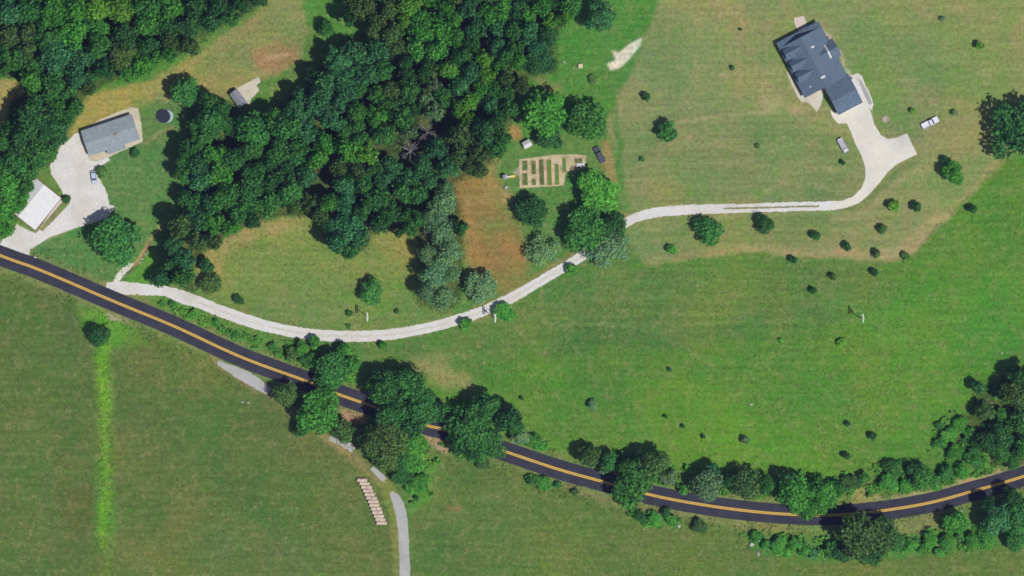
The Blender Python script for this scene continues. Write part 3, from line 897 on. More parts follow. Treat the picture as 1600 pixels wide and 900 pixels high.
# --- plants that stand alone or can be told apart by what they stand beside
for a in [
    (182, 378, 39, 'm', 'tree on the grass between gravel yard and road', 15),
    (290, 145, 25, 'm', 'tree above the round dark pool', 11),
    (211, 241, 9, 'd', "shrub at the grey house's lower right corner", 2.6),
    (159, 268, 11, 'o', 'shrub beside the pale blue car', 2.6),
    (104, 312, 8, 'd', "shrub at the red barn's right corner", 2.5),
    (256, 435, 20, 'd', 'tree overhanging the start of the gravel drive', 9),
    (324, 416, 14, 'd', 'tree at the left corner of the clearing', 7),
    (331, 444, 19, 'o', 'tree at the clearing edge just above the gravel drive', 7),
    (373, 468, 10, 'd', 'shrub between clearing and gravel drive', 3.5),
    (581, 456, 22, 'm', 'tree alone in the lower clearing', 7.5),
    (156, 524, 19, 'd', 'tree at the head of the bright wet strip', 8),
    (832, 329, 26, 'd', 'tree just below the garden plot', 10),
    (850, 392, 27, 'g', 'tree reaching over the drive right of orange soil', 8, 'loose'),
    (753, 447, 27, 'g', 'tree at the foot of the orange soil', 9),
    (931, 301, 37, 'l', 'tree over the lower right end of the garden', 10.5),
    (912, 358, 38, 'm', 'tree right behind the gravel drive gap', 12.5),
    (960, 350, 22, 'd', 'tree where the upper gravel drive emerges', 11),
    (952, 388, 34, 'g', 'tree shading the gravel drive bend', 9, 'loose'),
    (848, 178, 37, 'l', 'tree above the white garden shed', 15),
    (858, 214, 24, 'd', 'tree touching the white garden shed', 9),
    (916, 193, 32, 'm', 'tree above the dark pickup', 14),
    (938, 28, 25, 'b', 'tree left of the dry lawn at the top', 13),
    (511, 46, 13, 'm', 'tree on bright grass off the top left of the big wood', 9),
    (843, 98, 27, 'd', 'tree at the wood edge left of the pale crate', 10),
    (856, 58, 18, 'd', 'tree at the wood edge near the top', 9),
    (1042, 206, 19, 'm', 'tree alone on the dry lawn', 7.5),
    (1107, 362, 24, 'm', 'tree below the two-track gravel drive', 8),
    (1194, 351, 16, 'd', 'tree just below the two-track gravel drive', 6),
    (1050, 390, 9, 'l', 'shrub on the lawn below the two-track drive', 3.2),
    (1488, 270, 18, 'l', 'tree right of the concrete turnaround', 9),
    (1478, 251, 8, 'b', 'shrub tucked behind the tree right of the turnaround', 4),
    (1396, 323, 11, 'y', 'shrub below the bend of the concrete drive', 4.5),
    (1431, 323, 9, 'd', 'shrub beside the yellow-green one below the concrete drive', 4),
    (1517, 327, 8, 'd', 'shrub on the meadow right of the tan mown band', 4),
    (1378, 358, 9, 'o', 'shrub between the concrete bend and the meadow edge', 3.6),
    (1272, 368, 9, 'd', 'shrub below the right end of the two-track drive', 3.4),
    (1322, 385, 8, 'd', 'shrub on the lawn short of the meadow edge', 3.2),
    (1369, 396, 8, 'o', 'shrub on the tan band at the meadow edge', 3.2),
    (1414, 400, 8, 'o', 'shrub at the corner of tan band and meadow', 2.4),
    (1240, 407, 7, 'd', 'shrub just inside the meadow below the tan band', 3.4),
    (1301, 432, 7, 'o', 'shrub in the upper meadow, middle of three', 2.8),
    (1366, 427, 7, 'd', 'shrub in the upper meadow, highest of three', 3.2),
    (1270, 454, 7, 'd', 'shrub in the upper meadow, lowest of three', 3.0),
    (1598, 205, 54, 'd', "tree at the dry lawn's far right", 15),
    (1010, 153, 8, 'd', 'shrub on the lawn above the lone round tree', 3.4),
    (926, 126, 9, 'o', 'shrub by the pale crate on bright grass', 1.6),
    (1144, 106, 4.5, 'd', 'shrub high on the open dry lawn', 1.6),
    (1157, 46, 3, 'd', 'shrub nearest the top on the open dry lawn', 1.2),
    (1183, 228, 5, 'o', 'shrub on the lawn inside the drive loop', 1.2),
    (1003, 249, 5, 'o', 'shrub on the lawn right of the garden', 1.4),
    (1316, 254, 5, 'd', 'shrub below the grey trailer', 2.0),
    (1425, 173, 5.5, 'y', 'shrub left of the white pickup', 2.2),
    (1491, 176, 6, 'g', 'shrub right of the white pickup', 2.0),
    (1473, 29, 5, 'g', 'shrub on the lawn near the top right', 1.6),
    (1530, 72, 8, 'y', 'shrub on the lawn above the huge right tree', 3.6),
    (925, 632, 9, 'g', 'shrub on its own in the left meadow', 3.2),
    (1164, 688, 8, 'g', 'shrub low in the middle meadow', 3.2),
    (1363, 682, 7, 'd', 'shrub low in the right meadow', 3.4),
    (1321, 712, 7, 'd', 'shrub close above the roadside trees on the right', 3.4),
    (1325, 662, 5, 'd', 'shrub low in the right meadow, above two others', 2.2),
    (1314, 536, 9, 'y', 'shrub in the bright meadow below the rightmost pole', 2.4),
    (1220, 532, 5, 'y', 'shrub in the bright meadow, left of the rightmost pole', 1.4),
    (1046, 577, 4, 'd', 'shrub in the centre of the meadow', 1.6),
    (1040, 651, 4, 'd', 'shrub in the lower meadow, leftmost of a row of three', 1.7),
    (1067, 666, 4, 'd', 'shrub in the lower meadow, middle of a row of three', 1.7),
    (1099, 682, 4, 'd', 'shrub in the lower meadow, rightmost of a row of three', 1.7),
    (815, 622, 4, 'd', 'shrub at the meadow edge above roadside trees', 1.7),
    (728, 507, 12, 'l', 'shrub on the low side of the gravel drive', 4),
    (786, 487, 17, 'l', 'shrub beside the middle pole at the drive', 4.5),
    (892, 421, 11, 'l', 'shrub below the drive bend', 3.5),
    (598, 539, 8, 'l', 'shrub below the lowest bend of the gravel drive', 3.4),
    (546, 490, 6, 'd', 'shrub left of the pole in the clearing', 1.8),
    (620, 487, 5, 'd', 'shrub right of the pole in the clearing', 1.6),
    (545, 510, 4.5, 'm', 'shrub at the clearing just above the drive', 1.2),
    (270, 476, 7, 'm', 'shrub between road and drive, first after their fork', 2),
    (303, 489, 8, 'l', 'shrub between road and drive, second after their fork', 2.2),
    (338, 504, 8, 'l', 'shrub between road and drive, third after their fork', 2.2),
    (426, 541, 8, 'm', 'shrub between road and drive, at the widening', 2.4),
]:
    x, y, r, c, t, h = a[:6]
    plant(x, y, r, c, t, h, a[6] if len(a) > 6 else None)

# --- roadside trees, told apart by stretch of road
RS = [
    ('between the road and the drive bend', [(472, 546, 15, 'l', 5), (492, 537, 12, 'l', 4.5), (456, 555, 12, 'o', 4.5), (482, 562, 14, 'm', 5.5), (520, 577, 30, 'm', 11), (541, 547, 12, 'l', 6.5), (548, 570, 13, 'l', 5), (505, 592, 16, 'm', 7)]),
    ('in the big clump hanging over the road', [(603, 607, 27, 'm', 14), (640, 603, 32, 'm', 15), (657, 636, 33, 'm', 14), (616, 648, 30, 'm', 13), (642, 662, 22, 'd', 12), (684, 642, 20, 'd', 10), (590, 590, 14, 'd', 11)]),
    ('between the road and the farm lane', [(446, 616, 21, 'o', 8), (497, 642, 38, 'l', 13), (536, 672, 22, 'o', 9), (474, 668, 16, 'd', 7), (515, 622, 20, 'l', 9)]),
    ('where the farm lane dives under trees', [(583, 690, 27, 'o', 13), (612, 682, 32, 'o', 13), (642, 692, 25, 'l', 9), (647, 720, 22, 'l', 7), (604, 716, 24, 'o', 10), (628, 742, 18, 'd', 6), (656, 752, 14, 'l', 4), (632, 716, 18, 'm', 7), (642, 765, 10, 'l', 3), (651, 779, 5, 'd', 2)]),
    ('in the clump left of the exposed road stretch', [(733, 668, 37, 'm', 13), (762, 640, 28, 'm', 13), (790, 652, 24, 'd', 13), (762, 694, 27, 'm', 10), (742, 702, 18, 'd', 8), (716, 692, 18, 'd', 9), (702, 642, 11, 'l', 4), (714, 658, 14, 'l', 6)]),
    ('on the verge above the exposed road stretch', [(815, 683, 16, 'g', 6), (834, 688, 13, 'l', 4.5), (845, 698, 10, 'l', 3), (806, 668, 14, 'm', 7)]),
    ('on the verge below the exposed road stretch', [(755, 724, 13, 'o', 3), (738, 716, 9, 'm', 2.5), (848, 753, 14, 'l', 3), (828, 750, 8, 'd', 3), (898, 769, 7, 'o', 2), (872, 757, 7, 'm', 2)]),
    ('in the clump over the middle of the road', [(921, 712, 21, 'o', 9), (951, 722, 18, 'm', 8.5), (984, 750, 36, 'm', 13), (1020, 722, 27, 'o', 12), (980, 776, 20, 'l', 8), (945, 733, 10, 'g', 5), (1044, 746, 14, 'g', 6), (1000, 722, 18, 'd', 10)]),
    ('in the tree row above the right road bend', [(1102, 757, 27, 'g', 11), (1067, 766, 9, 'l', 4), (1112, 735, 14, 'b', 8), (1164, 757, 26, 'o', 11), (1196, 757, 18, 'm', 8), (1138, 750, 14, 'd', 8), (1240, 772, 31, 'l', 12), (1284, 772, 27, 'l', 10), (1262, 793, 22, 'l', 9), (1308, 764, 15, 'm', 7), (1228, 748, 15, 'b', 9)]),
    ('above the road right of the tree row', [(1328, 752, 13, 'o', 4), (1388, 753, 17, 'l', 5), (1394, 731, 15, 'm', 5), (1442, 746, 22, 'm', 8), (1424, 732, 12, 'b', 7), (1477, 739, 14, 'm', 5), (1502, 736, 15, 'l', 5), (1416, 758, 14, 'l', 5), (1462, 755, 11, 'l', 4), (1350, 745, 11, 'm', 4), (1340, 757, 9, 'd', 3)]),
    ('below the road, left of the dark roadside trees', [(1000, 806, 11, 'd', 3.5), (1024, 811, 14, 'l', 3.5), (1048, 812, 10, 'l', 3), (1094, 821, 14, 'o', 4), (1040, 800, 9, 'd', 3), (1182, 840, 11, 'l', 3), (1216, 851, 16, 'l', 4), (1242, 848, 13, 'l', 4.5), (1196, 850, 9, 'l', 3), (1258, 858, 12, 'l', 3.5), (1230, 862, 9, 'l', 2.5), (1272, 865, 10, 'b', 3), (1010, 818, 8, 'l', 2.5)]),
    ('under the bend below the road', [(1338, 833, 40, 'o', 14), (1374, 834, 30, 'o', 12), (1316, 862, 20, 'd', 6), (1358, 862, 24, 'd', 8), (1400, 846, 17, 'm', 5), (1300, 858, 16, 'm', 5)]),
    ('below the road, right of the dark roadside trees', [(1424, 852, 13, 'l', 3.5), (1452, 842, 14, 'l', 4), (1490, 817, 22, 'l', 8), (1478, 846, 14, 'l', 4), (1518, 846, 14, 'l', 4.5), (1556, 812, 29, 'b', 11), (1592, 806, 29, 'm', 11), (1584, 846, 18, 'm', 7), (1540, 842, 14, 'l', 4), (1577, 776, 17, 'd', 10), (1500, 838, 9, 'm', 3), (1440, 858, 10, 'l', 3), (1540, 786, 14, 'd', 9), (1466, 862, 9, 'l', 2.5)]),
    ('in the wood by the right meadow edge', [(1528, 606, 12, 'b', 7), (1537, 642, 18, 'o', 8), (1582, 617, 26, 'o', 12), (1592, 588, 22, 'd', 11), (1562, 680, 22, 'd', 9), (1538, 690, 20, 'd', 8), (1592, 660, 22, 'm', 10), (1596, 702, 21, 'm', 9), (1562, 706, 18, 'm', 7), (1482, 680, 15, 'l', 4), (1500, 662, 13, 'l', 3.5), (1466, 692, 10, 'm', 3), (1520, 714, 16, 'm', 6), (1580, 722, 13, 'm', 6), (1492, 706, 14, 'l', 4), (1564, 650, 14, 'l', 6), (1515, 680, 14, 'l', 4), (1466, 664, 7, 'd', 2)]),
]
for where, rows in RS:
    for x, y, r, c, h in rows:
        plant(x, y, r, c, where, h * (1.15 if h > 7 else 1.05), group='roadside trees and brush')

# --- woods: traced crowns, then the gaps between them filled with more trees
TR = {
 'corner': [(20,25,24,'b'),(55,20,22,'m'),(90,25,25,'l'),(125,20,25,'l'),(160,15,25,'y'),(195,18,22,'y'),(235,20,24,'m'),(270,15,22,'l'),(310,15,22,'d'),(345,12,20,'d'),(378,8,17,'d'),(20,60,20,'o'),(50,55,22,'o'),(80,60,24,'m'),
   (120,55,24,'l'),(155,50,22,'l'),(232,42,20,'l'),(262,45,18,'d'),(298,45,22,'d'),(332,38,18,'d'),(20,95,24,'m'),(45,82,20,'o'),(95,90,30,'b'),(130,95,24,'b'),(160,72,20,'m'),(200,60,22,'d'),(195,90,25,'o'),
   (232,75,20,'d'),(272,66,17,'o'),(250,88,12,'l'),(168,110,18,'d'),(60,105,20,'m'),(55,130,21,'l'),(90,125,22,'m'),(125,125,20,'b'),(85,148,18,'m'),(110,150,16,'m'),(148,120,15,'m')],
 'edge': [(60,188,33,'d'),(86,206,27,'d'),(45,216,26,'d'),(70,235,26,'m'),(28,250,24,'m'),(60,252,18,'m'),(86,186,20,'m'),(20,292,24,'l'),(44,272,16,'m'),(8,330,24,'l'),(26,322,16,'l'),(8,358,17,'l'),(36,312,15,'l'),(44,292,13,'m'),(5,225,20,'m'),(0,270,22,'m')],
 'main': [(556,10,17,'o'),(548,34,12,'d'),(331,192,31,'m'),(346,174,15,'m'),(316,218,20,'m'),(400,206,28,'m'),(396,236,21,'m'),(340,246,22,'l'),(312,262,18,'b'),(316,284,19,'b'),(346,272,23,'l'),(368,250,18,'m'),(356,311,25,'m'),(330,322,18,'b'),(396,302,27,'m'),
   (402,270,20,'m'),(420,320,21,'m'),(430,286,20,'d'),(456,302,24,'m'),(462,324,16,'o'),(480,275,20,'b'),(376,332,18,'m'),(312,340,18,'b'),(336,350,21,'l'),(285,352,22,'o'),(276,386,18,'b'),(292,404,20,'b'),(310,378,17,'o'),(290,432,17,'m'),(268,412,12,'d'),
   (540,318,19,'b'),(546,358,27,'b'),(530,380,18,'b'),(562,372,18,'b'),(516,352,14,'b'),(590,312,22,'m'),(612,330,19,'d'),(632,302,20,'m'),(570,290,19,'m'),(600,282,16,'b'),
   (530,95,24,'b'),(560,90,24,'b'),(590,86,21,'b'),(540,122,24,'b'),(510,136,23,'b'),(576,116,21,'b'),(500,162,22,'b'),(540,150,20,'b'),(602,112,18,'m'),(572,15,21,'o'),(590,42,19,'o'),(608,20,18,'o'),(640,14,19,'y'),(660,46,26,'l'),
   (690,50,23,'l'),(654,80,22,'l'),(680,82,19,'l'),(712,60,17,'l'),(735,20,20,'b'),(745,50,19,'b'),(765,25,19,'l'),(782,42,17,'b'),(776,76,17,'b'),(792,92,17,'m'),(720,90,17,'m'),(736,116,19,'b'),(702,112,19,'y'),(756,96,16,'y'),(762,122,17,'y'),
   (680,136,14,'g'),(666,156,14,'g'),(692,152,15,'m'),(640,146,19,'m'),(612,166,19,'m'),(590,150,17,'m'),(640,118,15,'d'),(735,160,16,'y'),(718,172,14,'y'),(766,166,14,'b'),(750,142,15,'l'),(790,148,15,'m'),(792,122,15,'o'),
   (520,190,19,'b'),(560,176,17,'m'),(590,182,18,'l'),(630,186,19,'m'),(510,226,18,'l'),(546,236,21,'l'),(576,242,20,'y'),(530,262,17,'o'),(560,270,17,'o'),(602,212,20,'m'),(640,206,15,'g'),(720,214,21,'o'),(716,246,20,'o'),(746,240,19,'o'),(756,208,23,'d'),(776,192,17,'d'),
   (702,262,19,'b'),(660,262,18,'b'),(640,280,17,'b'),(612,262,18,'b'),(652,304,18,'m'),(732,262,13,'o'),(674,282,15,'b'),(782,18,19,'l'),(804,14,19,'d'),(824,26,17,'l'),(846,12,17,'l'),(858,34,13,'y'),(802,50,17,'m'),(826,52,19,'b'),(838,74,15,'b'),(804,78,15,'m'),
   (782,104,14,'l'),(808,100,14,'l'),(772,142,14,'m'),(868,8,15,'m'),(450,200,24,'m'),(480,205,22,'b'),(440,240,22,'m'),(470,240,22,'m'),(500,250,18,'l'),(430,190,20,'m'),(465,175,20,'b'),(640,358,13,'m'),(626,364,8,'m')],
}
PINES = [(692, 318, 26), (690, 358, 29), (702, 398, 26), (680, 428, 28), (692, 464, 22), (668, 396, 18), (668, 456, 19), (706, 428, 16), (698, 294, 14), (672, 340, 16)]
for x, y, r in PINES:
    plant(x, y, r, 'p', 'in the pine belt beside the orange soil', 11 + r * 0.14, 'pine', 'pine tree', 'pines beside the orange soil')

MARKS = {
 'corner': [((30, 60), "at the corner wood's left side"), ((75, 125), "at the corner wood's lower left end"), ((120, 30), 'at the top of the corner wood, left half'), ((200, 40), 'in the middle of the corner wood'), ((180, 95), "at the corner wood's edge above the dry lawn"), ((330, 30), "at the corner wood's thin right end"), ((110, 85), 'in the left half of the corner wood')],
 'edge': [((70, 200), 'in the narrow wood left of the grey house'), ((20, 310), 'in the narrow wood behind the red barn'), ((40, 250), 'in the narrow wood above the red barn')],
 'main': [((320, 200), 'at the wood edge facing the dark pool'), ((390, 200), 'in the wood just below the grey shed'), ((510, 130), 'at the wood edge below the brown earth'), ((585, 30), "at the big wood's top left corner"), ((670, 50), 'at the top of the big wood, middle'),
          ((820, 40), "at the big wood's top right corner"), ((760, 100), 'in the big wood left of the dark edge trees'), ((750, 50), 'at the top of the big wood, right part'), ((765, 160), 'in the big wood left of the garden trees'), ((735, 230), 'at the wood edge above the orange soil'), ((660, 270), 'in the wood above the pine belt'),
          ((560, 110), 'in the upper left of the big wood'), ((600, 190), 'in the very middle of the big wood'), ((690, 130), 'in the big wood right of its middle'), ((545, 250), 'in the big wood above the spur'), ((450, 215), 'in the left half of the big wood'), ((420, 310), 'at the wood edge above the clearing'),
          ((320, 290), 'at the wood edge facing the grey house yard'), ((545, 360), 'on the spur of wood jutting into the clearing'), ((620, 310), 'at the wood edge right of the spur'), ((285, 400), 'at the foot of the wood near the drive'), ((340, 350), "at the clearing's upper left edge"), ((640, 360), 'at the tip beside the pine belt')],
 'right': [((1560, 650), 'in the wood by the right meadow edge')],
}
GN = {'corner': 'trees of the corner wood', 'edge': 'trees of the narrow wood', 'main': 'trees of the big wood'}


def inside(x, y, poly):
    ins = False
    n = len(poly)
    for i in range(n):
        ax, ay = poly[i]; bx, by = poly[(i + 1) % n]
        if (ay > y) != (by > y) and x < (bx - ax) * (y - ay) / (by - ay) + ax: ins = not ins
    return ins


GAPS = [(432, 143, 16), (545, 165, 13), (390, 143, 26), (668, 205, 15), (640, 238, 12), (520, 280, 9), (8, 162, 32)]
for wname in ('corner', 'edge', 'main'):
    rows = list(TR[wname])
    poly = WOODS[wname]
    xs = [p[0] for p in poly]; ys = [p[1] for p in poly]
    allp = [(p['x'], p['y'], p['r'], p['c']) for p in PLANTS]
    for _ in range(6000):
        x, y = rngT.uniform(max(min(xs), -20), max(xs)), rngT.uniform(max(min(ys), -20), max(ys))
        r = rngT.uniform(13, 20)
        if not inside(x, y, poly) or y < -8 or x < -8: continue
        if any(math.hypot(x - q[0], y - q[1]) < 0.80 * (q[2] + r * 0.6) for q in rows + allp): continue
        if any(math.hypot(x - q[0], y - q[1]) < q[2] + r * 0.8 for q in GAPS): continue
        near = min(rows, key=lambda q: math.hypot(x - q[0], y - q[1]))
        rows.append((x, y, r, near[3] if rngT.random() < 0.7 else rngT.choice('mmdlo')))
    for x, y, r, c in rows:
        k = min(MARKS[wname], key=lambda m: math.hypot(m[0][0] - x, m[0][1] - y))[1]
        h = (12.5 + r * 0.22) * rngT.uniform(0.86, 1.14)
        if wname == 'edge' and y > 260: h *= 0.75
        if wname == 'main' and y < 45 and x < 620: h *= 1.15
        plant(x, y, r, c, k, h, group=GN[wname])


# --- labels: look, kind, place; look-alikes in one place are told apart left to right
def size_word(r):
    return 'tiny' if r < 5.6 else 'little' if r < 9.5 else 'small' if r < 15 else 'mid-sized' if r < 21 else 'broad' if r < 33 else 'huge'


ORD = ['', 'second', 'third', 'fourth', 'fifth', 'sixth', 'seventh', 'eighth', 'ninth', 'tenth']
byl = {}
for p in PLANTS:
    if p['noun'] is None:
        p['noun'] = 'shrub' if p['r'] < 13 or (p['h'] and p['h'] < 4.2) else 'tree'
    w = p['where']
    for n_ in ('tree', 'shrub'):
        if w.startswith(n_ + ' '): w = w[len(n_) + 1:]; p['noun'] = n_
    p['base'] = f"{size_word(p['r'])} {CW[p['c']]} {p['noun']} {w}"
    byl.setdefault(p['base'], []).append(p)
for base, ps in byl.items():
    ps.sort(key=lambda p: p['x'])
    n = len(ps)
    for i, p in enumerate(ps):
        if n == 1: p['label'] = base
        elif i == 0: p['label'] = base + ', leftmost such'
        elif i == n - 1: p['label'] = base + ', rightmost such'
        else: p['label'] = base + f', {ORD[min(i, 9)]} from left'

NAMES = {'tree': 'broadleaf_tree', 'shrub': 'shrub', 'pine tree': 'pine_tree'}
for p in PLANTS:
    r, h = p['r'] * S, p['h']
    st = p['style'] or ('big' if r > 5.6 else 'mid' if r > 2.9 else 'small')
    cm, tm = rngT.choice(PROTO[st])
    wide = 1.2 if p['group'] in GN.values() else 1.12
    e = empty(NAMES[p['noun']], W(p['x'], p['y'], 0), rngT.uniform(0, 6.283), (r * wide, r * wide * rngT.uniform(0.93, 1.07), h))
    tag(e, p['label'], 'shrub' if p['noun'] == 'shrub' else 'tree', p['group'] or ('shrubs standing alone' if p['noun'] == 'shrub' else 'trees standing alone'))
    k = link_mesh('crown', cm, e)
    link_mesh('trunk', tm, e)
    c = PAL[p['c']]
    f, g = rngT.uniform(0.86, 1.14), rngT.uniform(-0.07, 0.07)
    k.color = (c[0] * f * (1 + g), c[1] * f, c[2] * f * (1 - g), 1)


def dead_tree(x, y, h, label, seed):
    rng = random.Random(seed)
    e = empty('dead_tree', W(x, y, 0))
    tag(e, label, 'tree', 'bare dead trees')
    MB().tube((0, 0, -0.1), (0.2, 0.1, h * 0.75), 0.32, 0.14, 8).build('trunk', M_DEADWOOD, e)
    b = MB()
    for i in range(16):
        a = rng.uniform(0, 6.283); z = h * rng.uniform(0.4, 0.75); L = rng.uniform(2.0, 3.8)
        p0 = Vector((0.1, 0.05, z)); p1 = p0 + Vector((math.cos(a) * L, math.sin(a) * L, rng.uniform(0.5, 2.0)))
        b.tube(p0, p1, 0.11, 0.05, 5)
        for j in range(5):
            q = p0.lerp(p1, rng.uniform(0.35, 1.0)); a2 = a + rng.uniform(-1, 1); l2 = rng.uniform(0.7, 1.6)
            b.tube(q, q + Vector((math.cos(a2) * l2, math.sin(a2) * l2, rng.uniform(-0.1, 0.7))), 0.05, 0.02, 4)
    b.build('branch_spray', M_DEADWOOD, e)


dead_tree(642, 238, 13, 'bare greyish dead tree among living crowns in the big wood', 3)
dead_tree(668, 208, 12, 'bare dead tree right above the other one in the big wood', 5)
dead_tree(546, 166, 11, 'bare dead tree in a dark gap left of the wood middle', 8)


# ------------------------------------------------------------------ low growth that nobody could count
def grass_scatter(name, n, box, size, keep):
    rng = np.random.default_rng(5)
    x = rng.uniform(box[0], box[2], n); y = rng.uniform(box[1], box[3], n)
    m = keep(x, y, rng)
    x, y = x[m], y[m]
    c = ground_colour(x, y)
    n = len(x)
    s = rng.uniform(*size, n)
    P = np.stack([(x - 800) * S, (450 - y) * S, s * 0.33], 1)
    N = rng.normal(size=(n, 3)) * 0.45; N[:, 2] = np.abs(N[:, 2]) + 0.7
    N /= np.linalg.norm(N, axis=1)[:, None]
    c = c * rng.uniform(0.8, 1.3, (n, 1)) * np.array([1.0, 1.05, 0.9])
    me = quads_mesh(name, P, N, s, rng, M_GRASS, c)
    o = link_mesh(name, me)
    tag(o, kind='stuff')
    return o


def on_grass(x, y):
    ok = np.ones(x.shape, bool)
    ok &= seg_dist(x, y, [p[:2] for p in ROAD], False) > 17
    ok &= seg_dist(x, y, [p[:2] for p in DRIVE], False) > 9.5
    ok &= seg_dist(x, y, [p[:2] for p in LANE[:5]] , False) > 10
    ok &= seg_dist(x, y, [p[:2] for p in LANE[8:]] , False) > 9.5
    for poly in (CONCRETE, YARD): ok &= seg_dist(x, y, poly, True) > 1.5
    for bx in ((1205, 20, 1368, 196), (120, 165, 226, 254), (10, 270, 112, 366), (354, 118, 410, 166), (806, 240, 920, 296), (940, 55, 1006, 112)):
        ok &= ~((x > bx[0]) & (x < bx[2]) & (y > bx[1]) & (y < bx[3]))
    return ok


def keep_meadow(x, y, rng):
    ok = on_grass(x, y)
    ok &= seg_dist(x, y, LAWN, True) > 0
    for k in WOODS: ok &= seg_dist(x, y, WOODS[k], True) > 0
    dens = 0.5 + 0.5 * vnoise(x + 3000, y + 3000, 26, 91, 4)
    return ok & (rng.random(x.shape) < dens ** 2 * 1.3)


grass_scatter("meadow_grass", 130000, (-20, -20, 1620, 920), (0.3, 0.62), keep_meadow)


def keep_weeds(x, y, rng):
    ok = on_grass(x, y)
    d = np.full(x.shape, 0.0)
    d = np.maximum(d, 0.5 - 0.5 * sstep(3, 16, seg_dist(x, y, [(158, 480), (160, 560), (163, 640), (166, 760), (163, 850)], False)))
    rd = seg_dist(x, y, [p[:2] for p in ROAD], False)
    d = np.maximum(d, 0.7 * (1 - sstep(24, 50, rd)) * (vnoise(x + 100, y + 100, 30, 71, 3) > -0.1))
    for k in WOODS:
        s = seg_dist(x, y, WOODS[k], True)
        d = np.maximum(d, 0.8 * (1 - sstep(0, 9, np.abs(s))))
    return ok & (rng.random(x.shape) < d)


grass_scatter("tall_weeds", 160000, (-20, -20, 1620, 920), (0.4, 1.1), keep_weeds)


BRUSH = [[(1150, 832), (1290, 842), (1400, 838), (1470, 828), (1600, 795), (1620, 850), (1420, 866), (1290, 872), (1180, 860)],
         [(985, 800), (1070, 808), (1062, 826), (1000, 820)], [(1315, 748), (1400, 722), (1540, 722), (1580, 735), (1470, 756), (1400, 772), (1320, 775)],
         [(440, 540), (500, 530), (556, 545), (560, 600), (500, 598), (450, 568)], [(632, 690), (690, 712), (672, 770), (640, 782), (626, 740)],
         [(1440, 690), (1480, 650), (1520, 640), (1540, 610), (1620, 590), (1620, 728), (1480, 728)], [(245, 466), (300, 488), (400, 530), (450, 552), (440, 562), (360, 530), (280, 492)],
         [(790, 672), (860, 690), (850, 704), (800, 700)], [(1040, 730), (1330, 745), (1330, 790), (1240, 800), (1080, 780)], [(900, 700), (1040, 712), (1040, 760), (960, 750)],
         [(690, 630), (730, 640), (800, 700), (720, 712), (690, 690)], [(820, 745), (870, 752), (860, 762), (825, 758)]]


def brush_scatter():
    rng = np.random.default_rng(17)
    n = 420000
    x = rng.uniform(-20, 1620, n); y = rng.uniform(400, 880, n)
    d = np.full(n, 1e9)
    for p in BRUSH: d = np.minimum(d, seg_dist(x, y, p, True))
    cl = vnoise(x + 500, y + 500, 13, 131, 3)
    m = (seg_dist(x, y, [p[:2] for p in ROAD], False) > 18.5) & (seg_dist(x, y, [p[:2] for p in LANE], False) > 9) & (d < 6) & (cl > 0.02 + 0.35 * sstep(-4, 6, d)) & (seg_dist(x, y, [p[:2] for p in DRIVE], False) > 12)
    x, y, cl = x[m], y[m], cl[m]
    k = len(x)
    top = 0.4 + 3.2 * np.clip(cl, 0, 0.6)
    P = np.stack([(x - 800) * S, (450 - y) * S, top * rng.uniform(0.45, 1.0, k)], 1)
    N = rng.normal(size=(k, 3)) * 0.7; N[:, 2] = np.abs(N[:, 2]) + 0.5
    N /= np.linalg.norm(N, axis=1)[:, None]
    hue = vnoise(x + 80, y + 80, 22, 141, 3)
    a_, b_ = np.array(alb(60, 112, 42, 0.8)), np.array(alb(86, 134, 48, 0.8))
    w = np.clip(0.5 + hue, 0, 1)[:, None]
    c = (a_ * (1 - w) + b_ * w) * rng.uniform(0.65, 1.35, (k, 1))
    o = link_mesh("undergrowth", quads_mesh("undergrowth", P, N, rng.uniform(0.35, 0.85, k), rng, M_GRASS, c))
    tag(o, kind='stuff')


brush_scatter()

# ------------------------------------------------------------------ buildings
def gable_roof(mb, x0, x1, y0, y1, ez, rz, frac=0.5, axis='x', t=0.18):
    """roof slabs; ridge runs along axis"""
    a0, a1, c0, c1 = (x0, x1, y0, y1) if axis == 'x' else (y0, y1, x0, x1)
    cr = c0 + (c1 - c0) * frac
    prof = [(c0, ez), (cr, rz), (c1, ez), (c1, ez - t), (cr, rz - t * 1.2), (c0, ez - t)]
    mk = (lambda a, c, z: (a, c, z)) if axis == 'x' else (lambda a, c, z: (c, a, z))
    vs = [mk(a0, c, z) for c, z in prof] + [mk(a1, c, z) for c, z in prof]
    fs = [(0, 1, 7, 6), (1, 2, 8, 7), (2, 3, 9, 8), (3, 4, 10, 9), (4, 5, 11, 10), (5, 0, 6, 11), (0, 5, 4, 1), (1, 4, 3, 2), (6, 7, 10, 11), (7, 8, 9, 10)]
    return mb.add(vs, fs)


def gable_body(mb, x0, x1, y0, y1, ez, rz, frac=0.5, axis='x', inset=0.35, drop=0.22):
    """walls below such a roof, up into the gables"""
    a0, a1, c0, c1 = (x0, x1, y0, y1) if axis == 'x' else (y0, y1, x0, x1)
    cr = c0 + (c1 - c0) * frac
    s0 = (rz - ez) / (cr - c0) if cr > c0 else 0
    s1 = (rz - ez) / (c1 - cr) if c1 > cr else 0
    prof = [(c0 + inset, -0.05), (c1 - inset, -0.05), (c1 - inset, ez + s1 * inset - drop), (cr, rz - drop), (c0 + inset, ez + s0 * inset - drop)]
    return mb.extrude(prof, a0 + inset, a1 - inset, axis)


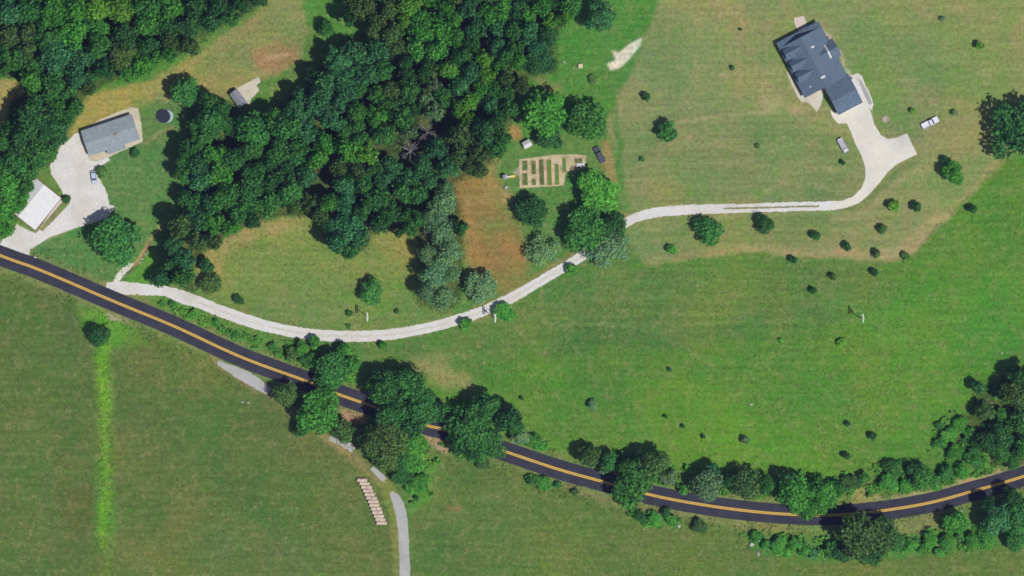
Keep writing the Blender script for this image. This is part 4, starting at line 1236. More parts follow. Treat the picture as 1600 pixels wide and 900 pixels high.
def window(parent, x, y, z, w, h, face, mat_frame=None):
    """face: '+x','-x','+y','-y' on a wall; frame, and glass as its sub-part"""
    d = 0.06
    f, g = MB(), MB()
    if face[1] == 'x':
        s = 1 if face[0] == '+' else -1
        f.box(min(x, x + s * d), max(x, x + s * d), y - w / 2, y + w / 2, z, z + h)
        g.box(min(x + s * d, x + s * (d + .02)), max(x + s * d, x + s * (d + .02)), y - w / 2 + .09, y + w / 2 - .09, z + .09, z + h - .09)
    else:
        s = 1 if face[0] == '+' else -1
        f.box(x - w / 2, x + w / 2, min(y, y + s * d), max(y, y + s * d), z, z + h)
        g.box(x - w / 2 + .09, x + w / 2 - .09, min(y + s * d, y + s * (d + .02)), max(y + s * d, y + s * (d + .02)), z + .09, z + h - .09)
    fo = f.build('window', mat_frame or M_TRIM, parent)
    g.build('pane', M_GLASS, fo)


def big_house():
    ang = math.atan2(-0.885, 0.465)
    e = empty('house', W(1212, 69, 0), ang)
    tag(e, 'big house with blue-grey hipped and gabled shingle roof above the concrete driveway', 'house')
    q = S
    U = lambda v: v * q
    EZ, RZ = 3.0, 6.5
    # walls
    wb = MB()
    gable_body(wb, U(9), U(96), 0, U(75), EZ, RZ, 0.5, 'x', 0.45)
    wb.build('wall', M_SIDING, e)
    gw = MB(); gable_body(gw, U(92), U(144), U(34), U(77), EZ, 5.4, 0.56, 'y', 0.45); gw.build('garage_wall', M_SIDING, e)
    ew = MB(); gable_body(ew, U(33), U(64), U(40), U(80.5), EZ, 5.6, 0.5, 'y', 0.4); ew.build('rear_gable_wall', M_STONE, e)
    # roofs
    rb = MB(); gable_roof(rb, U(9), U(96), 0, U(75), EZ, RZ)
    roof = rb.build('roof', M_SHINGLE_BLUE, e)
    lb = MB(); lb.add([(U(-1), U(0.5), 2.75), (U(11), U(0.5), 3.7), (U(11), U(74.5), 3.7), (U(-1), U(74.5), 2.75), (U(-1), U(0.5), 2.58), (U(11), U(0.5), 3.53), (U(11), U(74.5), 3.53), (U(-1), U(74.5), 2.58)],
                      [(0, 1, 2, 3), (7, 6, 5, 4), (0, 4, 5, 1), (1, 5, 6, 2), (2, 6, 7, 3), (3, 7, 4, 0)])
    lb.build('porch_roof', M_SHINGLE_BLUE, e)
    for k in (3, 24, 50, 71):
        MB().box(U(0.5), U(2), U(k), U(k + 1.4), 0, 2.7).build('porch_post', M_TRIM, e)
    gb = MB(); gable_roof(gb, U(92), U(144), U(34), U(77), EZ, 5.4, 0.56, 'y')
    gb.build('garage_roof', M_SHINGLE_BLUE, e)
    eb = MB(); gable_roof(eb, U(33), U(64), U(39), U(81.5), EZ, 5.6, 0.5, 'y')
    eb.build('rear_gable_roof', M_SHINGLE_BLUE, e)
    for u in (22, 43, 63):
        c = U(u)
        d = MB(); gable_roof(d, c - 1.9, c + 1.9, U(3), U(34), 4.4, 6.1, 0.5, 'y', 0.15)
        do = d.build('dormer', M_SHINGLE_BLUE, e)
        w_ = MB(); w_.extrude([(c - 1.55, 3.0), (c + 1.55, 3.0), (c + 1.55, 4.5), (c, 5.85), (c - 1.55, 4.5)], U(4.5), U(30), 'y')
        w_.build('dormer_wall', M_SIDING, do)
        g = MB(); g.box(c - 0.6, c + 0.6, U(4.5) - 0.06, U(4.5), 3.9, 4.9); g.build('dormer_window', M_GLASS, do)
    # roof glint modelled as a white flashing strip on the rear gable; vents
    sl = (5.6 - EZ) / U(15.5)
    fl = MB()
    zz = lambda u: 5.6 - abs(u - 48.5) * q * sl
    vs, fs = [], []
    for i, u in enumerate((35, 41, 48.5, 55, 61)):
        for v, dz in ((63.8, 0.03), (66.4, 0.03), (66.4, 0.22), (63.8, 0.22)):
            vs.append((U(u), U(v), zz(u) + dz))
    for i in range(4):
        for j in range(4):
            k = (j + 1) % 4
            fs.append((i * 4 + j, i * 4 + k, i * 4 + 4 + k, i * 4 + 4 + j))
    fs += [(0, 3, 2, 1), (16, 17, 18, 19)]
    fl.add(vs, fs)
    fl.build('roof_glint_strip', M_TRIM, e)
    def vent(u, v, w, d, h):
        z = RZ - abs(v - 37.5) * q * (RZ - EZ) / U(37.5)
        MB().cbox(U(u) - w / 2, U(u) + w / 2, U(v) - d / 2, U(v) + d / 2, z - 0.4, z + h, 0.06).build('roof_vent', M_TRIM, roof)
    vent(31, 47, 0.7, 1.2, 0.35); vent(80, 39, 0.8, 1.7, 0.35); vent(84, 15, 0.5, 0.5, 0.4)
    # side porch roof and pad on the right
    sp = MB(); sp.add([(U(104), U(77), 2.9), (U(136), U(77), 2.9), (U(136), U(83), 2.5), (U(104), U(83), 2.5), (U(104), U(77), 2.78), (U(136), U(77), 2.78), (U(136), U(83), 2.38), (U(104), U(83), 2.38)],
                      [(0, 1, 2, 3), (7, 6, 5, 4), (0, 4, 5, 1), (1, 5, 6, 2), (2, 6, 7, 3), (3, 7, 4, 0)])
    sp.build('side_awning', M_WHITE_METAL, e)
    for u in (105, 120, 135):
        MB().box(U(u) - .06, U(u) + .06, U(82.3) - .06, U(82.3) + .06, 0, 2.45).build('awning_post', M_TRIM, e)
    # doors and windows
    gx = U(144) - 0.45
    for yv in (45, 64):
        g = MB(); g.box(gx, gx + 0.07, U(yv) - 1.35, U(yv) + 1.35, 0.02, 2.25)
        for k in range(4): g.box(gx + 0.07, gx + 0.09, U(yv) - 1.3, U(yv) + 1.3, 0.1 + k * 0.54, 0.1 + k * 0.54 + 0.46)
        g.build('garage_door', M_TRIM, e)
    d = MB(); d.box(U(48) - 0.5, U(48) + 0.5, 0.45 - 0.07, 0.45, 0.02, 2.1)
    do = d.build('door', M_TIMBER, e)
    MB().tube((U(48) + .38, .36, 1.0), (U(48) + .38, .30, 1.0), 0.04, 0.04).build('handle', M_STEEL, do)
    for u in (20, 34, 62, 76, 88): window(e, U(u), 0.45, 0.9, 1.3, 1.4, '-y')
    for u in (16, 26, 72, 84): window(e, U(u), U(75) - 0.45, 0.9, 1.3, 1.4, '+y')
    for u in (42, 55): window(e, U(u), U(80.5) - 0.4, 0.6, 1.5, 1.8, '+y')
    for v in (18, 37.5, 57): window(e, U(9) + 0.45, U(v), 0.9, 1.3, 1.4, '-x')


big_house()
# grey sunken step beside the awning
sheet("patio_step", [(1340, 122), (1346, 126), (1357, 146), (1363, 162), (1358, 164), (1350, 148)], 0.072, M_CONCRETE_GREY, thick=False)


def grey_house():
    e = empty('house', W(140.5, 244.5, 0), math.atan2(0.316, 0.949))
    tag(e, 'long low house with pale grey shingle roof beside the gravel yard', 'house')
    L, D = 84 * S, 41.5 * S
    b = MB(); gable_body(b, 0, L, 0, D, 3.0, 4.2, 0.5, 'x', 0.45); b.build('wall', M_SIDING, e)
    r = MB(); gable_roof(r, 0, L, 0, D, 3.0, 4.2)
    ro = r.build('roof', M_SHINGLE_GREY, e)
    p = MB(); p.add([(6.5, 0.15, 2.98), (13.2, 0.15, 2.98), (13.2, -1.5, 2.7), (6.5, -1.5, 2.7), (6.5, 0.15, 2.86), (13.2, 0.15, 2.86), (13.2, -1.5, 2.58), (6.5, -1.5, 2.58)],
                    [(0, 1, 2, 3), (7, 6, 5, 4), (0, 4, 5, 1), (1, 5, 6, 2), (2, 6, 7, 3), (3, 7, 4, 0)])
    p.build('porch_roof', M_SHINGLE_GREY, e)
    for x in (6.7, 9.8, 13.0): MB().box(x - .06, x + .06, -1.4, -1.28, 0, 2.6).build('porch_post', M_TRIM, e)
    d = MB(); d.box(9.3, 10.2, 0.45 - .07, 0.45, 0.03, 2.1); do = d.build('door', M_RED, e)
    MB().tube((10.08, .38, 1.0), (10.08, .32, 1.0), .04, .04).build('handle', M_STEEL, do)
    for x in (2.5, 5.0, 12.2, 15.5): window(e, x, 0.45, 0.95, 1.4, 1.2, '-y')
    for x in (3, 8, 13, 16.5): window(e, x, D - 0.45, 0.95, 1.2, 1.1, '+y')
    window(e, L - 0.45, D * 0.5, 0.95, 1.3, 1.2, '+x')
    for x, y in ((5.2, 6.4), (13.5, 6.0)):
        z = 4.2 - abs(y - D / 2) * 1.2 / (D / 2)
        MB().tube((x, y, z - .2), (x, y, z + .45), .09, .09).build('vent_pipe', M_STEEL, ro)
    MB().cbox(10.9, 12.0, 3.6, 4.4, 3.8, 4.9, .05).build('chimney', M_STONE, ro)


grey_house()


def barn():
    e = empty('barn', W(57, 277.5, 0), math.atan2(-0.776, -0.63))
    tag(e, 'red barn with broad white metal roof at the gravel yard', 'barn')
    L, D = 64 * S, 52 * S
    b = MB(); gable_body(b, 0, L, 0, D, 3.9, 5.1, 0.36, 'x', 0.22); b.build('wall', M_RED, e)
    r = MB(); gable_roof(r, 0, L, 0, D, 3.9, 5.1, 0.36, t=0.1); r.build('roof', M_WHITE_METAL, e)
    MB().box(-0.02, L + 0.02, D * 0.36 - 0.2, D * 0.36 + 0.2, 5.04, 5.15).build('ridge_cap', M_TRIM, e)
    f_ = MB()
    f_.box(-0.05, L + 0.05, D + 0.01, D + 0.22, 3.66, 3.94); f_.box(-0.05, L + 0.05, -0.22, -0.01, 3.66, 3.94)
    for xa, xb in ((-0.24, -0.04), (L + 0.04, L + 0.24)):
        f_.extrude([(-0.22, 3.66), (D * .36, 4.84), (D + .22, 3.66), (D + .22, 3.93), (D * .36, 5.13), (-.22, 3.93)], xa, xb, 'x')
    f_.build('fascia', M_RED, e)
    d = MB(); d.box(0.22 - .08, 0.22, D / 2 - 1.9, D / 2 + 1.9, 0.03, 3.0)
    do = d.build('barn_door', M_TRIM, e)
    f = MB(); f.box(0.22 - .11, 0.22 - .08, D / 2 - .08, D / 2 + .08, 0.1, 2.9); f.build('door_rail', M_RED, do)
    for x in (3.5, 7, 10.5): window(e, x, D - 0.22, 1.3, 1.0, 0.9, '+y')
    d2 = MB(); d2.box(L - .22, L - .14, D * .45, D * .45 + 1.0, 0.03, 2.1); d2.build('side_door', M_TRIM, e)


barn()


def grey_shed():
    e = empty('shed', W(359, 148, 0), math.atan2(-0.8, 0.6))
    tag(e, 'grey metal roofed shed half under trees beside a pale pad', 'shed')
    L, D = 27 * S, 15 * S
    b = MB(); gable_body(b, 0, L, 0, D, 2.7, 3.5, 0.5, 'x', 0.2); b.build('wall', M_TIMBER, e)
    r = MB(); gable_roof(r, 0, L, 0, D, 2.7, 3.5, t=0.08); r.build('roof', M_GREY_METAL, e)
    d = MB(); d.box(L * .5 - 1.1, L * .5 + 1.1, D - .2, D - .12, .03, 2.1); d.build('door', M_TRIM, e)


grey_shed()


def white_shed():
    e = empty('garden_shed', W(820.5, 233.5, 0), R(28))
    tag(e, 'small white roofed shed just above the garden plot', 'shed')
    b = MB(); gable_body(b, 0, 2.9, 0, 2.6, 2.1, 2.9, 0.5, 'x', 0.12); b.build('wall', M_TRIM, e)
    r = MB(); gable_roof(r, 0, 2.9, 0, 2.6, 2.1, 2.9, t=0.07); r.build('roof', M_WHITE_METAL, e)
    d = MB(); d.box(1.0, 1.9, .06, .12, .03, 1.8); do = d.build('door', M_PALE_BLUE, e)
    MB().tube((1.75, .06, .9), (1.75, .01, .9), .03, .03).build('handle', M_STEEL, do)


white_shed()


def pool():
    e = empty('above_ground_pool', W(256, 182, 0))
    tag(e, 'dark covered round pool with pale crescent deck on one side', 'pool')
    MB().lathe([(2.36, 0), (2.36, 0.95), (2.40, 0.97), (2.40, 1.0), (2.3, 1.0), (2.3, 0.6)], 40).build('pool_wall', M_STEEL, e)
    MB().lathe([(2.37, 0.94), (2.37, 1.03), (1.2, 1.04), (0.05, 1.05)], 40).build('pool_cover', M_COVER, e)
    d = MB()
    vs, fs = [], []
    n = 18
    for i in range(n + 1):
        a = -1.1 + 2.2 * i / n
        ro = 2.45 + 0.95 * math.cos(a / 1.1 * math.pi / 2)
        for rr, z in ((2.41, 1.08), (max(ro, 2.46), 1.08), (max(ro, 2.46), 0.98), (2.41, 0.98)):
            vs.append((rr * math.cos(a), rr * math.sin(a), z))
    for i in range(n):
        for j in range(4):
            k = (j + 1) % 4
            fs.append((i * 4 + j, i * 4 + k, i * 4 + 4 + k, i * 4 + 4 + j))
    fs += [(0, 3, 2, 1), (n * 4, n * 4 + 1, n * 4 + 2, n * 4 + 3)]
    d.add(vs, fs); dk = d.build('deck', M_PALE_BLUE, e)
    for a in (-0.6, 0.0, 0.6):
        rr = 2.9 if a else 3.2
        MB().box(rr * math.cos(a) - .06, rr * math.cos(a) + .06, rr * math.sin(a) - .06, rr * math.sin(a) + .06, 0, .98).build('deck_post', M_TRIM, dk)


pool()


# ------------------------------------------------------------------ vehicles
def wheel(parent, x, y, r=0.36, w=0.24):
    t = MB(); t.tube((x, y - w / 2, r), (x, y + w / 2, r), r, r, 18)
    o = t.build('wheel', M_TYRE, parent)
    s = 1 if y > 0 else -1
    h = MB(); h.tube((x, y + s * w / 2, r), (x, y + s * (w / 2 + .02), r), r * .6, r * .55, 14)
    h.build('rim', M_STEEL, o)


def car(name, px, py, heading, paint, style, label, L=4.5, Wd=1.8):
    e = empty(name, W(px, py, 0), heading)
    tag(e, label, 'truck' if style == 'pickup' else 'car')
    h, w = L / 2, Wd / 2
    body = MB()
    if style == 'pickup':
        # bonnet and lower sides, then an open bed with walls
        body.extrude([(-h, 0.42), (h - .05, 0.42), (h, 0.6), (h - .06, 0.98), (h * 0.36, 1.08), (-h * 0.12, 1.08), (-h * 0.12, 0.72), (-h, 0.72)], -w, w, 'y')
        body.box(-h, -h * .12, -w, -w + .1, .70, 1.12); body.box(-h, -h * .12, w - .1, w, .70, 1.12)
        body.box(-h, -h + .1, -w + .1, w - .1, .70, 1.12)
        cab0, cab1, cz = -h * 0.12, h * 0.42, 1.78
    else:
        body.extrude([(-h, 0.4), (h - .05, 0.38), (h, 0.55), (h - .1, 0.80), (h * 0.42, 0.96), (-h * .92, 0.98), (-h, 0.85)], -w, w, 'y')
        cab0, cab1, cz = -h * 0.86, h * 0.46, 1.46
    bo = body.build('body', paint, e)
    z0 = 1.07 if style == 'pickup' else 0.955
    g = MB()
    f, b_, s = 0.62, (0.18 if style == 'pickup' else 0.45), 0.13
    vs = [(cab0, -w + .06, z0), (cab1, -w + .06, z0), (cab1, w - .06, z0), (cab0, w - .06, z0),
          (cab0 + b_, -w + .06 + s, cz - .05), (cab1 - f, -w + .06 + s, cz - .05), (cab1 - f, w - .06 - s, cz - .05), (cab0 + b_, w - .06 - s, cz - .05)]
    g.add(vs, [(3, 2, 1, 0), (4, 5, 6, 7), (0, 1, 5, 4), (1, 2, 6, 5), (2, 3, 7, 6), (3, 0, 4, 7)])
    g.build('window', M_GLASS, e)
    MB().cbox(cab0 + b_ - .06, cab1 - f + .06, -w + .04 + s, w - .04 - s, cz - .06, cz, .04).build('car_roof', paint, e)
    p = MB()
    for sy in (-1, 1):
        y0, y1 = sy * (w - .06), sy * (w - .06 - s)
        for xa, xb in ((cab0, cab0 + b_), (cab1, cab1 - f), ((cab0 + cab1) / 2, (cab0 + b_ + cab1 - f) / 2)):
            p.tube((xa, y0, z0), (xb, y1, cz - .04), .045, .045, 6)
    p.build('pillar', paint, e)
    for sy in (-1, 1):
        for sx in (-.62, .62): wheel(e, sx * h, sy * (w - .1))
        MB().cbox(h - .12, h - .01, sy * w * .72 - .18, sy * w * .72 + .18, .62, .80, .02).build('headlight', M_LAMP, e)
        MB().cbox(cab1 - .35, cab1 - .15, sy * (w + .1) - .09, sy * (w + .1) + .09, z0, z0 + .16, .03).build('mirror', paint, e)
    MB().box(h - .03, h + .08, -w * .95, w * .95, .38, .55).build('bumper', M_STEEL, e)
    MB().box(-h - .08, -h + .02, -w * .95, w * .95, .40, .56).build('bumper', M_STEEL, e)


car('parked_car', 147, 277, R(-80), M_CARSILVER, 'car', 'pale blue white car parked at the edge of the gravel yard', 4.5, 1.85)
car('pickup_truck', 936.5, 241.5, R(118), M_CARDARK, 'pickup', 'dark grey pickup on the bare dirt track right of the garden', 6.0, 2.05)
car('pickup_truck', 1453, 192, R(28), M_CARWHITE, 'pickup', 'white pickup parked on the lawn right of the concrete driveway', 6.3, 2.15)


def trailer():
    e = empty('utility_trailer', W(1317.5, 228, 0), R(-62))
    tag(e, 'grey flatbed trailer on the grass left of the concrete driveway', 'trailer')
    MB().cbox(-2.6, 2.4, -1.0, 1.0, .62, .76, .03).build('deck', M_STEEL, e)
    r = MB()
    for sy in (-1, 1):
        r.box(-2.6, 2.4, sy * 1.0 - .04, sy * 1.0 + .04, 1.05, 1.13)
        for x in (-2.5, -1.0, 0.8, 2.3): r.box(x - .04, x + .04, sy * 1.0 - .04, sy * 1.0 + .04, .76, 1.05)
    r.build('side_rail', M_STEEL, e)
    t = MB(); t.tube((2.4, -.8, .6), (3.4, 0, .5), .06, .05); t.tube((2.4, .8, .6), (3.4, 0, .5), .06, .05); t.build('tow_bar', M_STEEL, e)
    MB().cbox(-2.9, -2.6, -0.9, .9, .5, 1.25, .03).build('tail_ramp', M_TRIM, e)
    MB().cbox(1.2, 2.2, -.7, .7, .76, 1.25, .05).build('toolbox', M_TRIM, e)
    for sx in (-.9, 0.0):
        for sy in (-1, 1): wheel(e, sx, sy * 1.14, .33, .2)


trailer()


# ------------------------------------------------------------------ garden
def garden():
    sheet("garden_path", [(811, 249), (836, 246), (866, 242), (900, 241), (916, 243), (915, 262), (884, 270), (881, 290), (850, 292), (812, 294)], 0.03, M_STRAW, jit=0.4)
    rng = np.random.default_rng(9)
    beds = [(820.5, 251, 267, 8.5, 'm', 'short green garden bed at the upper left corner of the plot'), (820.5, 270.5, 290, 8.5, 'm', 'short green garden bed at the lower left corner of the plot'),
            (834, 251, 273, 7.5, 'o', 'brownish green upper bed, second column of the garden plot'), (834.5, 279, 289.5, 6.5, 'm', 'tiny lower bed, second column of the garden plot'),
            (846.5, 249, 289.5, 7.5, 'o', 'long green-brown bed in the third column of the garden plot'), (858.5, 249, 289.5, 7.5, 'y', 'long yellowish bed in the fourth column of the garden plot'),
            (870.5, 256, 289, 6.5, 'y', 'long bed by the wide straw patch of the garden plot'), (882, 246, 270, 6.0, 'y', 'narrow bed left of the pale gap in the garden plot'),
            (904, 247, 254.5, 12.0, 'o', 'short wide bed above the white table in the garden')]
    for x, y0, y1, w, c, lab in beds:
        e = empty('garden_bed', W(x, (y0 + y1) / 2, 0.03), R(2))
        tag(e, lab, 'garden bed', 'beds of the garden plot')
        L, D = (y1 - y0) * S, w * S
        f = MB(); t = .07
        f.box(-D / 2, D / 2, -L / 2, -L / 2 + t, 0, .24); f.box(-D / 2, D / 2, L / 2 - t, L / 2, 0, .24)
        f.box(-D / 2, -D / 2 + t, -L / 2 + t, L / 2 - t, 0, .24); f.box(D / 2 - t, D / 2, -L / 2 + t, L / 2 - t, 0, .24)
        f.build('frame', M_PALE_TIMBER, e)
        MB().box(-D / 2 + t, D / 2 - t, -L / 2 + t, L / 2 - t, 0.0, .19).build('soil', M_SOIL, e)
        n = int(L * D * 16)
        P = np.stack([rng.uniform(-D / 2 + .15, D / 2 - .15, n), rng.uniform(-L / 2 + .15, L / 2 - .15, n), rng.uniform(.22, .5, n)], 1)
        keep = vnoise(P[:, 0] * 3 + 50 + x, P[:, 1] * 3 + 50 + y0, 3.0, 15, 2) > -0.25
        P = P[keep]
        N = rng.normal(size=P.shape) * .5; N[:, 2] += 1; N /= np.linalg.norm(N, axis=1)[:, None]
        po = link_mesh('plants', quads_mesh('plants', P, N, rng.uniform(.2, .42, len(P)), rng, M_LEAF), e)
        po.color = (*PAL[c], 1)
    # white table at the right end
    e = empty('garden_table', W(907, 258, 0.03), R(3))
    tag(e, 'white table at the right end of the garden plot', 'table')
    MB().cbox(-1.4, 1.4, -.6, .6, .70, .78, .02).build('table_top', M_TRIM, e)
    for sx in (-1.2, 1.2):
        for sy in (-.45, .45): MB().tube((sx, sy, 0), (sx, sy, .70), .04, .04, 6).build('leg', M_STEEL, e)


garden()


def playset():
    e = empty('playset', W(789, 277, 0), R(6))
    tag(e, 'wooden playset with white and yellow slide left of the garden plot', 'playset')
    f = MB()
    for x in (-.6, .6):
        for y in (-.6, .6): f.tube((x, y, 0), (x, y, 2.3), .06, .06, 6)
    f.box(-.65, .65, -.65, .65, 1.15, 1.23)
    f.build('tower_frame', M_TIMBER, e)
    r = MB(); gable_roof(r, -.8, .8, -.8, .8, 2.25, 2.75, .5, 'y', .05); r.build('roof', M_CONCRETE_GREY, e)
    s = MB(); s.add([(.65, -.32, 1.25), (2.0, -.32, .75), (2.0, .32, .75), (.65, .32, 1.25), (.65, -.32, 1.17), (2.0, -.32, .67), (2.0, .32, .67), (.65, .32, 1.17)],
                    [(0, 1, 2, 3), (7, 6, 5, 4), (0, 4, 5, 1), (1, 5, 6, 2), (2, 6, 7, 3), (3, 7, 4, 0)])
    s.build('slide_top', M_TRIM, e)
    s2 = MB(); s2.add([(2.0, -.34, .75), (3.5, -.34, .2), (3.5, .34, .2), (2.0, .34, .75), (2.0, -.34, .67), (3.5, -.34, .12), (3.5, .34, .12), (2.0, .34, .67)],
                      [(0, 1, 2, 3), (7, 6, 5, 4), (0, 4, 5, 1), (1, 5, 6, 2), (2, 6, 7, 3), (3, 7, 4, 0)])
    for sy in (-.36, .36):
        s2.add([(2.0, sy - .04, .68), (3.5, sy - .04, .13), (3.5, sy + .04, .13), (2.0, sy + .04, .68), (2.0, sy - .04, .92), (3.5, sy - .04, .37), (3.5, sy + .04, .37), (2.0, sy + .04, .92)],
               [(3, 2, 1, 0), (4, 5, 6, 7), (0, 1, 5, 4), (1, 2, 6, 5), (2, 3, 7, 6), (3, 0, 4, 7)])
    s2.tube((3.3, 0, 0), (3.3, 0, .18), .05, .05, 6)
    s2.build('slide_chute', M_YELLOW, e)


playset()


def storage_box(px, py, w, mat, name, cat, label, rz=0.0):
    e = empty(name, W(px, py, 0), rz)
    tag(e, label, cat)
    MB().cbox(-w / 2, w / 2, -w / 2, w / 2, 0.0, w * .6, .04).build('box_body', mat, e)
    MB().cbox(-w / 2 - .04, w / 2 + .04, -w / 2 - .04, w / 2 + .04, w * .6, w * .6 + .09, .03).build('lid', mat, e)


storage_box(907, 103.5, 1.45, M_PALE_TIMBER, 'wooden_crate', 'crate', 'pale wooden crate alone on bright grass near the sandy patch', R(4))
storage_box(791, 293, 1.1, M_CONCRETE_GREY, 'storage_bin', 'bin', 'pale grey lidded bin below the playset', R(8))
storage_box(882, 97.5, 0.7, M_CONCRETE_GREY, 'storage_bin', 'bin', 'tiny grey bin on bright grass at the wood edge', R(18))


# ------------------------------------------------------------------ bales, poles, small things
def bale_proto():
    r, L = .66, 1.78
    b = MB()
    n = 22
    prof = [(0.0, r * .25), (0.0, r * .9), (.06, r), (L * .33, r * .985), (L * .66, r * 1.0), (L - .06, r), (L, r * .9), (L, r * .25)]
    vs, fs = [], []
    for x, rr in prof:
        for i in range(n):
            a = 2 * math.pi * i / n
            vs.append((x, rr * math.cos(a), r * .97 + rr * math.sin(a) * (0.94 if math.sin(a) < 0 else 1)))
    for k in range(len(prof) - 1):
        for i in range(n):
            j = (i + 1) % n
            fs.append((k * n + i, k * n + j, (k + 1) * n + j, (k + 1) * n + i))
    fs += [tuple(range(n - 1, -1, -1)), tuple((len(prof) - 1) * n + i for i in range(n))]
    b.add(vs, fs)
    return b.mesh('hay_bale', M_HAY, smooth=False)


bm_ = bale_proto()
TOPW = ['topmost', 'second from top', 'third from top', 'fourth from top', 'fifth from top', 'sixth from top', 'seventh from top', 'seventh from bottom', 'sixth from bottom', 'fifth from bottom', 'fourth from bottom', 'third from bottom', 'second from bottom', 'bottommost']
rb_ = random.Random(2)
for i in range(13):
    t = i / 12
    cx = 566 + 30.5 * (t ** 0.85); cy = 749.5 + 67.5 * t
    for k, side in ((0, 'left'), (1, 'right')):
        o = link_mesh('hay_bale', bm_, None, W(cx + (-8.0 if k == 0 else 0.15) + rb_.uniform(-.4, .4), cy + rb_.uniform(-.3, .3), 0))
        o.rotation_euler = (0, 0, R(rb_.uniform(-4, 4)))
        w_ = TOPW[i] if i < 7 else TOPW[i + 1]
        tag(o, f'pinkish tan round hay bale in the {side} row, {w_}', 'hay bale', 'hay bales lined up beside the farm lane')


def pole(px, py, label, h=10.0, can=False):
    e = empty('utility_pole', W(px, py, 0), R(2))
    tag(e, label, 'utility pole', 'utility poles')
    MB().tube((0, 0, -.1), (0, 0, h), .17, .11, 10).build('pole', M_POLE, e)
    MB().box(-.17, .17, -1.6, 1.6, h - .75, h - .52).build('crossarm', M_TRIM, e)
    MB().box(.09, .34, -1.3, 1.3, h - 1.45, h - 1.28).build('crossarm', M_TRIM, e)
    for y in (-1.35, -.5, .5, 1.35): MB().lathe([(.05, h - .55), (.11, h - .5), (.07, h - .4), (.11, h - .34), (.04, h - .27)], 10, 0, y).build('insulator', M_CERAMIC, e)
    if can:
        MB().lathe([(.26, h - 2.4), (.28, h - 2.35), (.28, h - 1.6), (.2, h - 1.5)], 14, .42, 0).build('transformer', M_CERAMIC, e)


pole(575, 495, 'pale utility pole with crossarm standing in the lower clearing')
pole(773.5, 497, 'pale utility pole below the gravel drive beside a green shrub', can=True)
pole(1345, 497, 'pale utility pole standing alone in the bright meadow', can=True)


def mailbox():
    e = empty('mailbox', W(55.5, 402, 0), R(-25))
    tag(e, "pale mailbox on a post at the gravel yard's mouth by the road", 'mailbox')
    MB().box(-.06, .06, -.06, .06, -.05, 1.0).build('post', M_TIMBER, e)
    b = MB(); b.extrude([(-.2, 1.0), (.2, 1.0), (.2, 1.25), (.12, 1.4), (-.12, 1.4), (-.2, 1.25)], -.4, .4, 'x'); b.build('mailbox_body', M_TRIM, e)
    MB().box(-.1, .1, .2, .24, 1.2, 1.45).build('flag', M_RED, e)


mailbox()


def fire_ring():
    e = empty('fire_ring', W(1383.5, 186.5, 0))
    tag(e, 'round pinkish stone fire ring on grass beside the concrete driveway', 'fire ring')
    rg = random.Random(6)
    b = MB()
    for i in range(14):
        a = 2 * math.pi * i / 14
        d = MB(); c, s_ = math.cos(a), math.sin(a)
        pts = [(-.24, -.2), (.24, -.2), (.24, .2), (-.24, .2)]
        hh = rg.uniform(.28, .38)
        vs = []
        for z, k in ((0, 1.0), (hh, .85)):
            for u, v in pts:
                rr = 1.05 + v * k
                vs.append((rr * c - u * k * s_, rr * s_ + u * k * c, z))
        b.add(vs, [(3, 2, 1, 0), (4, 5, 6, 7), (0, 1, 5, 4), (1, 2, 6, 5), (2, 3, 7, 6), (3, 0, 4, 7)])
    b.build('stone_ring', gritty("pink_stone", alb(196, 172, 162), (1, 5), (.1, .15)), e)
    MB().lathe([(.83, 0.0), (.83, .08), (.4, .11), (.05, .12)], 20).build('ash_bed', gritty("ash", alb(196, 176, 166), (1, 5), (.15, .15)), e)


fire_ring()


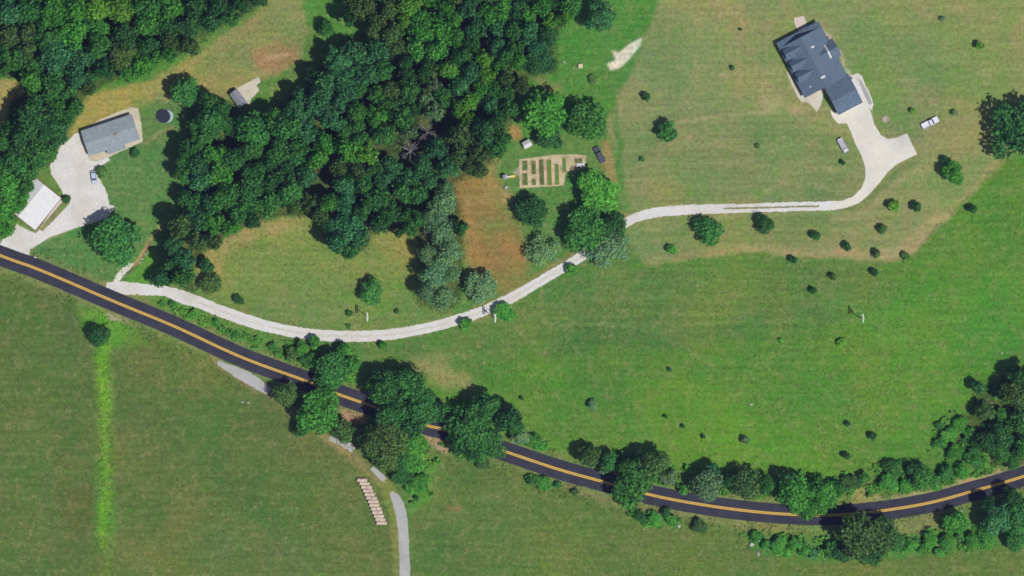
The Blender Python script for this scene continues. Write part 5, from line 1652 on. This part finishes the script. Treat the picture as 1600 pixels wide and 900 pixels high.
def rock_mesh(seed):
    import bmesh
    bm = bmesh.new()
    bmesh.ops.create_icosphere(bm, subdivisions=3, radius=1.0)
    rg = np.random.default_rng(seed)
    ax = rg.normal(size=(9, 3)); ax /= np.linalg.norm(ax, axis=1)[:, None]
    off = rg.uniform(.55, .85, 9)
    for v in bm.verts:
        p = np.array(v.co)
        for a_, o_ in zip(ax, off):
            d = p @ a_ - o_
            if d > 0: p = p - a_ * d * .85
        v.co = p * np.array([1, .8, .62])
    me = bpy.data.meshes.new('boulder')
    bm.to_mesh(me); bm.free()
    me.materials.append(M_ROCK)
    return me


RK = [rock_mesh(s) for s in (1, 2, 3)]
for i, (x, y, s, lab) in enumerate([
    (1174, 850, 1.05, 'pale boulder in brush below the road, upper left of two'), (1185, 865, .85, 'pale boulder in brush below the road, lower right of two'),
    (1061, 822, .75, 'pale boulder among bright shrubs below the middle road'), (1501, 799, .7, 'small pale boulder beside the road under the right trees'),
    (379, 628, .5, 'small pale stone in the field left of the farm lane'), (388, 629, .45, 'smaller pale stone right beside another near the farm lane'),
    (1565, 552, .5, 'small pinkish stone near the right end of the meadow'), (1174, 632, .6, 'flat tan stone in the middle of the meadow'),
    (1441, 834, .6, 'pale stone in bright brush below the right road'), (222, 404, .55, 'grey stone in the dry ditch beside the round tree'), (218, 410, .5, 'grey stone lowest in the dry ditch'), (227, 397, .5, 'grey stone highest in the dry ditch')]):
    o = link_mesh('boulder', RK[i % 3], None, W(x, y, s * .25))
    o.scale = (s, s, s); o.rotation_euler = (0, 0, i * 1.3)
    tag(o, lab, 'boulder', 'pale boulders')
# ------------------------------------------------------------------ the air between the ground and the camera
m = bpy.data.materials.new("air")
m.use_nodes = True
nt = m.node_tree
nt.nodes.remove(nt.nodes["Principled BSDF"])
pv = node(nt, "ShaderNodeVolumePrincipled")
pv.inputs["Color"].default_value = (0.40, 0.42, 1.0, 1)
pv.inputs["Density"].default_value = 2.6e-5
nt.links.new(pv.outputs[0], nt.nodes["Material Output"].inputs["Volume"])
hz = MB().box(-4200, 4200, -4200, 4200, -1.0, CAM_H + 60).build("haze", m)
hz["kind"] = "stuff"
print("PLANTS", len(PLANTS), {n: sum(1 for p in PLANTS if p['noun'] == n) for n in ('tree', 'shrub', 'pine tree')}, "longest label", max(len(p['label'].split()) for p in PLANTS))
